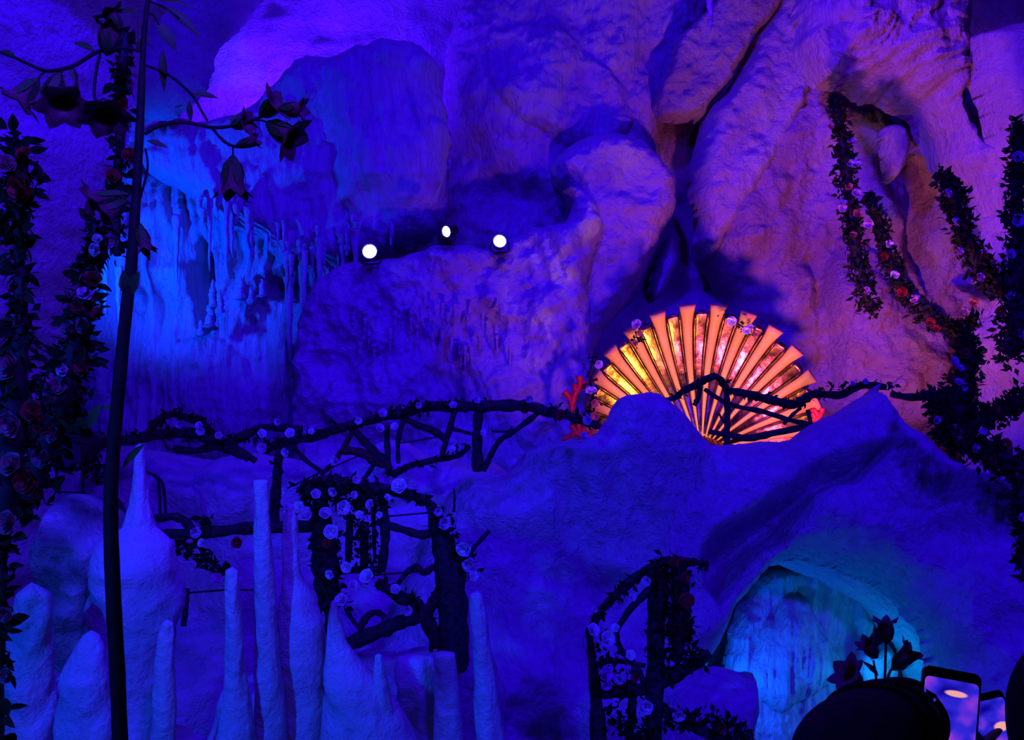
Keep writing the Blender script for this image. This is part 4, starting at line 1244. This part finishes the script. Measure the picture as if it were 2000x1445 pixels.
# ------------------------------------------------------------------ visitors with phones
def make_skin_mesh(name, joints, bones, mat, parent=None, sub=2):
    # the Skin modifier needs its vertex layer: it is made through bmesh
    import bmesh
    bm = bmesh.new()
    lay = bm.verts.layers.skin.verify()
    idx = {}
    for n, (c, r) in joints.items():
        v = bm.verts.new(c); r = r if isinstance(r, tuple) else (r, r)
        v[lay].radius = r; v[lay].use_root = (len(idx) == 0); idx[n] = v
    for a, b in bones:
        bm.edges.new((idx[a], idx[b]))
    m = bpy.data.meshes.new(name); bm.to_mesh(m); bm.free()
    m.materials.append(MATS[mat])
    o = bpy.data.objects.new(name, m); COL.objects.link(o)
    md = o.modifiers.new('skin', 'SKIN'); md.use_smooth_shade = True
    sb = o.modifiers.new('smooth', 'SUBSURF'); sb.levels = sub; sb.render_levels = sub
    WORLD[o.name] = Matrix.Identity(4)
    if parent is not None:
        o.parent = parent; o.matrix_parent_inverse = WORLD[parent.name].inverted()
    return o


def head(parent, c, r, yaw, hair_mat='hair', hooded=False):
    """A head with face, ears and hair; c is the centre, r half its height, yaw where it looks (0 = away from the camera)."""
    seg, rows = 24, 18
    V = []; Fc = []
    for i in range(rows + 1):
        th = math.pi * i / rows
        for s in range(seg):
            ph = 2 * math.pi * s / seg
            x = math.sin(th) * math.cos(ph) * 0.74; y = math.sin(th) * math.sin(ph) * 0.9; z = math.cos(th)
            if z < -0.2: x *= 1 + 0.35 * (z + 0.2); y *= 1 + 0.12 * (z + 0.2)
            face = max(0, y)
            nose = math.exp(-((x / 0.13) ** 2 + ((z + 0.12) / 0.2) ** 2)) * 0.22 * (1 if y > 0.3 else 0)
            eye = sum(math.exp(-(((x - sx) / 0.14) ** 2 + ((z - 0.03) / 0.1) ** 2)) for sx in (-0.28, 0.28)) * 0.07 * (1 if y > 0.3 else 0)
            lip = math.exp(-((x / 0.22) ** 2 + ((z + 0.48) / 0.07) ** 2)) * 0.06 * (1 if y > 0.3 else 0)
            y += nose - eye + lip
            V.append((x * r, y * r, z * r))
    for i in range(rows):
        for s in range(seg):
            q = (s + 1) % seg
            Fc.append((i * seg + s, (i + 1) * seg + s, (i + 1) * seg + q, i * seg + q))
    M = Matrix.Translation(c) @ Matrix.Rotation(yaw, 4, 'Z')
    h = link('head', pymesh('head', V, Fc), 'skin', parent, M)
    for sx in (-1, 1):
        link('eye', pymesh('eye', [(a * 0.07 * r + sx * 0.28 * r, b * 0.05 * r + 0.8 * r, cc * 0.05 * r + 0.03 * r) for a, b, cc in
                                   ((-1, 0, 0), (1, 0, 0), (0, 1, 0), (0, 0, 1), (0, 0, -1))], [(0, 4, 2), (4, 1, 2), (1, 3, 2), (3, 0, 2)]), 'phone_black', h, M)
        link('ear', tube_mesh('ear', [(sx * 0.70 * r, -0.02 * r, -0.2 * r), (sx * 0.82 * r, -0.06 * r, 0.0), (sx * 0.74 * r, -0.02 * r, 0.14 * r)], [0.05 * r, 0.1 * r, 0.05 * r], 7), 'skin', h, M)
    # hair shell: covers top, back and sides
    V = []; Fc = []; keep = {}
    for i in range(rows + 1):
        th = math.pi * i / rows * 0.86
        for s in range(seg):
            ph = 2 * math.pi * s / seg
            k = 1.10 + 0.03 * math.sin(7 * ph + i)
            x = math.sin(th) * math.cos(ph) * 0.78 * k; y = math.sin(th) * math.sin(ph) * 0.92 * k - 0.05; z = math.cos(th) * 1.06
            V.append((x * r, y * r, z * r))
    for i in range(rows):
        for s in range(seg):
            q = (s + 1) % seg
            f = (i * seg + s, (i + 1) * seg + s, (i + 1) * seg + q, i * seg + q)
            cy = sum(V[k][1] for k in f) / 4 / r; cz = sum(V[k][2] for k in f) / 4 / r
            if cy > 0.18 and cz < 0.45: continue
            Fc.append(f)
    link('hair', pymesh('hair', V, Fc), hair_mat, parent, M)
    return h


def hand(parent, wrist, palm_end, grip, r=0.011, thumb_side=1):
    """A hand whose fingers curl round a slab: wrist and palm_end points, grip = direction the fingers close in."""
    w = Vector(wrist); p = Vector(palm_end); d = (p - w).normalized(); g = Vector(grip).normalized()
    side = d.cross(g).normalized() * thumb_side
    J = {'wrist': (w, (0.026, 0.022)), 'palm': (w.lerp(p, 0.5), (0.034, 0.017)), 'knuckles': (p, (0.030, 0.013))}
    Bn = [('wrist', 'palm'), ('palm', 'knuckles')]
    for i, (off, ln) in enumerate(((0.030, 0.95), (0.010, 1.05), (-0.011, 1.0), (-0.030, 0.8))):
        k = p + side * off
        a = k + d * 0.030 * ln + g * 0.010; b = a + d * 0.012 + g * 0.026 * ln; c = b + g * 0.020 * ln - d * 0.010
        J['k%d' % i] = (k, 0.0095); J['a%d' % i] = (a, 0.009); J['b%d' % i] = (b, 0.0085); J['c%d' % i] = (c, 0.0075)
        Bn += [('knuckles', 'k%d' % i), ('k%d' % i, 'a%d' % i), ('a%d' % i, 'b%d' % i), ('b%d' % i, 'c%d' % i)]
    t0 = w.lerp(p, 0.35) + side * 0.034; t1 = t0 + side * 0.022 + d * 0.024 + g * 0.012; t2 = t1 + d * 0.030 + g * 0.010
    J['t0'] = (t0, 0.012); J['t1'] = (t1, 0.011); J['t2'] = (t2, 0.009)
    Bn += [('palm', 't0'), ('t0', 't1'), ('t1', 't2')]
    return make_skin_mesh('hand', J, Bn, 'skin', parent)


def person(label, base, shoulder, neck, head_c, head_r, arms, mat, yaw=0.0):
    t = thing('person', base, label, 'person')
    x, y = base[0], base[1]
    hz = 0.86; S = shoulder
    fw = Vector((-math.sin(yaw), math.cos(yaw), 0)); rt = Vector((math.cos(yaw), math.sin(yaw), 0))
    b = Vector((x, y, 0))
    J = {'pelvis': (b + Vector((0, 0, hz)), (0.17, 0.13)), 'waist': (b + Vector((0, 0, hz + 0.16)), (0.16, 0.12)), 'chest': (b + Vector((0, 0, S - 0.16)), (0.18, 0.13)),
         'neck0': (b + Vector((0, 0, S + 0.01)), (0.085, 0.08)), 'neck1': (Vector(neck), (0.06, 0.06))}
    Bn = [('pelvis', 'waist'), ('waist', 'chest'), ('chest', 'neck0'), ('neck0', 'neck1')]
    for sgn, nm in ((-1, 'l'), (1, 'r')):
        J['hip' + nm] = (b + rt * 0.10 * sgn + Vector((0, 0, hz - 0.08)), 0.105); J['knee' + nm] = (b + rt * 0.11 * sgn + fw * 0.02 + Vector((0, 0, 0.46)), 0.075)
        J['ankle' + nm] = (b + rt * 0.12 * sgn + Vector((0, 0, 0.10)), 0.055); J['toe' + nm] = (b + rt * 0.13 * sgn + fw * 0.16 + Vector((0, 0, 0.045)), 0.045)
        Bn += [('pelvis', 'hip' + nm), ('hip' + nm, 'knee' + nm), ('knee' + nm, 'ankle' + nm), ('ankle' + nm, 'toe' + nm)]
        sh, el, wr, r0, r1, r2 = arms[nm]
        J['sh' + nm] = (Vector(sh), r0); J['el' + nm] = (Vector(el), r1); J['fa' + nm] = (Vector(el).lerp(Vector(wr), 0.5), (r1 + r2) / 2 * 1.03); J['wr' + nm] = (Vector(wr), r2)
        Bn += [('chest', 'sh' + nm), ('sh' + nm, 'el' + nm), ('el' + nm, 'fa' + nm), ('fa' + nm, 'wr' + nm)]
    make_skin_mesh('body', J, Bn, mat, t, 3)
    head(t, Vector(head_c), head_r, yaw)
    return t


def phone(label, centre, w, h, R, screen, cat='phone'):
    """A handset: rounded slab, display, camera bump; its display looks along local -Y."""
    t = thing('mobile_phone', centre, label, cat)
    M = Matrix.Translation(centre) @ R

    def slab_mesh(name, w, h, y0, y1, rad):
        V = []; Fc = []
        P = []
        for cx, cz, a0 in ((w / 2 - rad, h / 2 - rad, 0), (-w / 2 + rad, h / 2 - rad, 90), (-w / 2 + rad, -h / 2 + rad, 180), (w / 2 - rad, -h / 2 + rad, 270)):
            for k in range(5):
                a = math.radians(a0 + k * 22.5); P.append((cx + rad * math.cos(a), cz + rad * math.sin(a)))
        n = len(P)
        for yy in (y0, y1):
            V += [(p[0], yy, p[1]) for p in P]
        Fc = [tuple(range(n)), tuple(range(n, 2 * n))[::-1]]
        for i in range(n):
            q = (i + 1) % n; Fc.append((i, n + i, n + q, q))
        return pymesh(name, V, Fc, False)
    link('case', slab_mesh('case', w, h, -0.004, 0.005, 0.009), 'phone_black', t, M)
    link('screen', slab_mesh('screen', w * 0.93, h * 0.90, -0.0047, -0.003, 0.006), screen, t, M @ Matrix.Translation((0, 0, -h * 0.035)))
    link('camera_bump', slab_mesh('camera_bump', w * 0.35, w * 0.35, 0.005, 0.007, 0.005), 'phone_black', t, M @ Matrix.Translation((w * 0.25, 0, h * 0.36)))
    return t


PY = 1.25
pc = at(1850, 1426, PY)
Rp = (Matrix.Rotation(math.radians(-6), 4, 'Z') @ Matrix.Rotation(math.radians(-14), 4, 'X') @ Matrix.Rotation(math.radians(9), 4, 'Y'))
phone('lit phone showing a violet picture, held up at lower right', pc, 0.072, 0.152, Rp, 'phone_screen')
lw = at(1776, 1400, 1.31); le = at(1642, 1486, 0.98)
per1 = person('person in dark jacket raising an arm to film with a phone', (0.50, 0.72, 0.0), 1.34, (0.50, 0.73, 1.40), (0.50, 0.75, 1.50), 0.115,
              {'l': ((0.33, 0.72, 1.30), le, lw, 0.072, 0.068, 0.052), 'r': ((0.66, 0.72, 1.30), (0.70, 0.86, 1.18), (0.585, 1.12, 1.44), 0.075, 0.062, 0.042)}, 'dark_cloth', 0.05)
ax = (lw - le).normalized(); u1 = ax.orthogonal().normalized(); u2 = ax.cross(u1)
for tt, rr3 in ((0.42, 0.0575), (0.62, 0.054), (0.86, 0.049)):
    cc = le.lerp(lw, tt)
    ring = [cc + (u1 * math.cos(k * math.pi / 8) + u2 * math.sin(k * math.pi / 8)) * rr3 + ax * 0.012 * math.sin(k * 0.9) for k in range(17)]
    link('sleeve_fold', tube_mesh('sleeve_fold', ring, 0.008, 7, 3, 0.0, False), 'dark_cloth', per1)
hand(per1, lw + Vector((0.004, 0.03, -0.01)), pc + Vector((-0.05, 0.018, -0.03)), (0.75, 0.4, 0.2), thumb_side=1)
hand(per1, (0.585, 1.13, 1.45), pc + Vector((0.045, 0.016, -0.05)), (-0.9, 0.25, 0.2), thumb_side=-1)

P2 = 1.75
pc2 = at(1948, 1438, P2)
Rq = (Matrix.Rotation(math.radians(-10), 4, 'Z') @ Matrix.Rotation(math.radians(-20), 4, 'X') @ Matrix.Rotation(math.radians(-16), 4, 'Y'))
phone('second lit phone tilted in the bottom right corner', pc2, 0.072, 0.15, Rq, 'phone_screen_tilted')
per2 = person('person in black at right edge looking at tilted phone', (0.93, 1.46, 0.0), 1.33, (0.92, 1.48, 1.38), (0.893, 1.50, 1.462), 0.122,
              {'l': ((0.79, 1.47, 1.28), (0.77, 1.62, 1.05), (0.80, 1.74, 1.24), 0.07, 0.06, 0.042), 'r': ((1.12, 1.47, 1.28), (1.12, 1.66, 1.05), (0.97, 1.78, 1.24), 0.07, 0.06, 0.042)}, 'black_cloth', 0.1)
HV = []; HF = []
for i in range(19):
    for k in range(32):
        th = math.pi * i / 18; ph = 2 * math.pi * k / 32
        w = 1.0 + 0.10 * max(0.0, -math.cos(th)) ** 1.5
        HV.append((math.sin(th) * math.cos(ph) * 0.122 * 1.0 * w + 0.893, math.sin(th) * math.sin(ph) * 0.122 * 1.15 + 1.485, math.cos(th) * 0.122 * 1.22 + 1.458))
for i in range(18):
    for k in range(32):
        f4 = (i * 32 + k, (i + 1) * 32 + k, (i + 1) * 32 + (k + 1) % 32, i * 32 + (k + 1) % 32)
        if sum(HV[q][1] for q in f4) / 4 < 1.56:
            HF.append(f4)
link('hood', pymesh('hood', HV, HF), 'black_cloth', per2)
hand(per2, (0.80, 1.75, 1.25), pc2 + Vector((-0.045, 0.016, -0.03)), (0.9, 0.3, 0.2), thumb_side=1)
hand(per2, (0.985, 1.79, 1.25), pc2 + Vector((0.045, 0.02, -0.02)), (-0.9, 0.3, 0.3), thumb_side=-1)
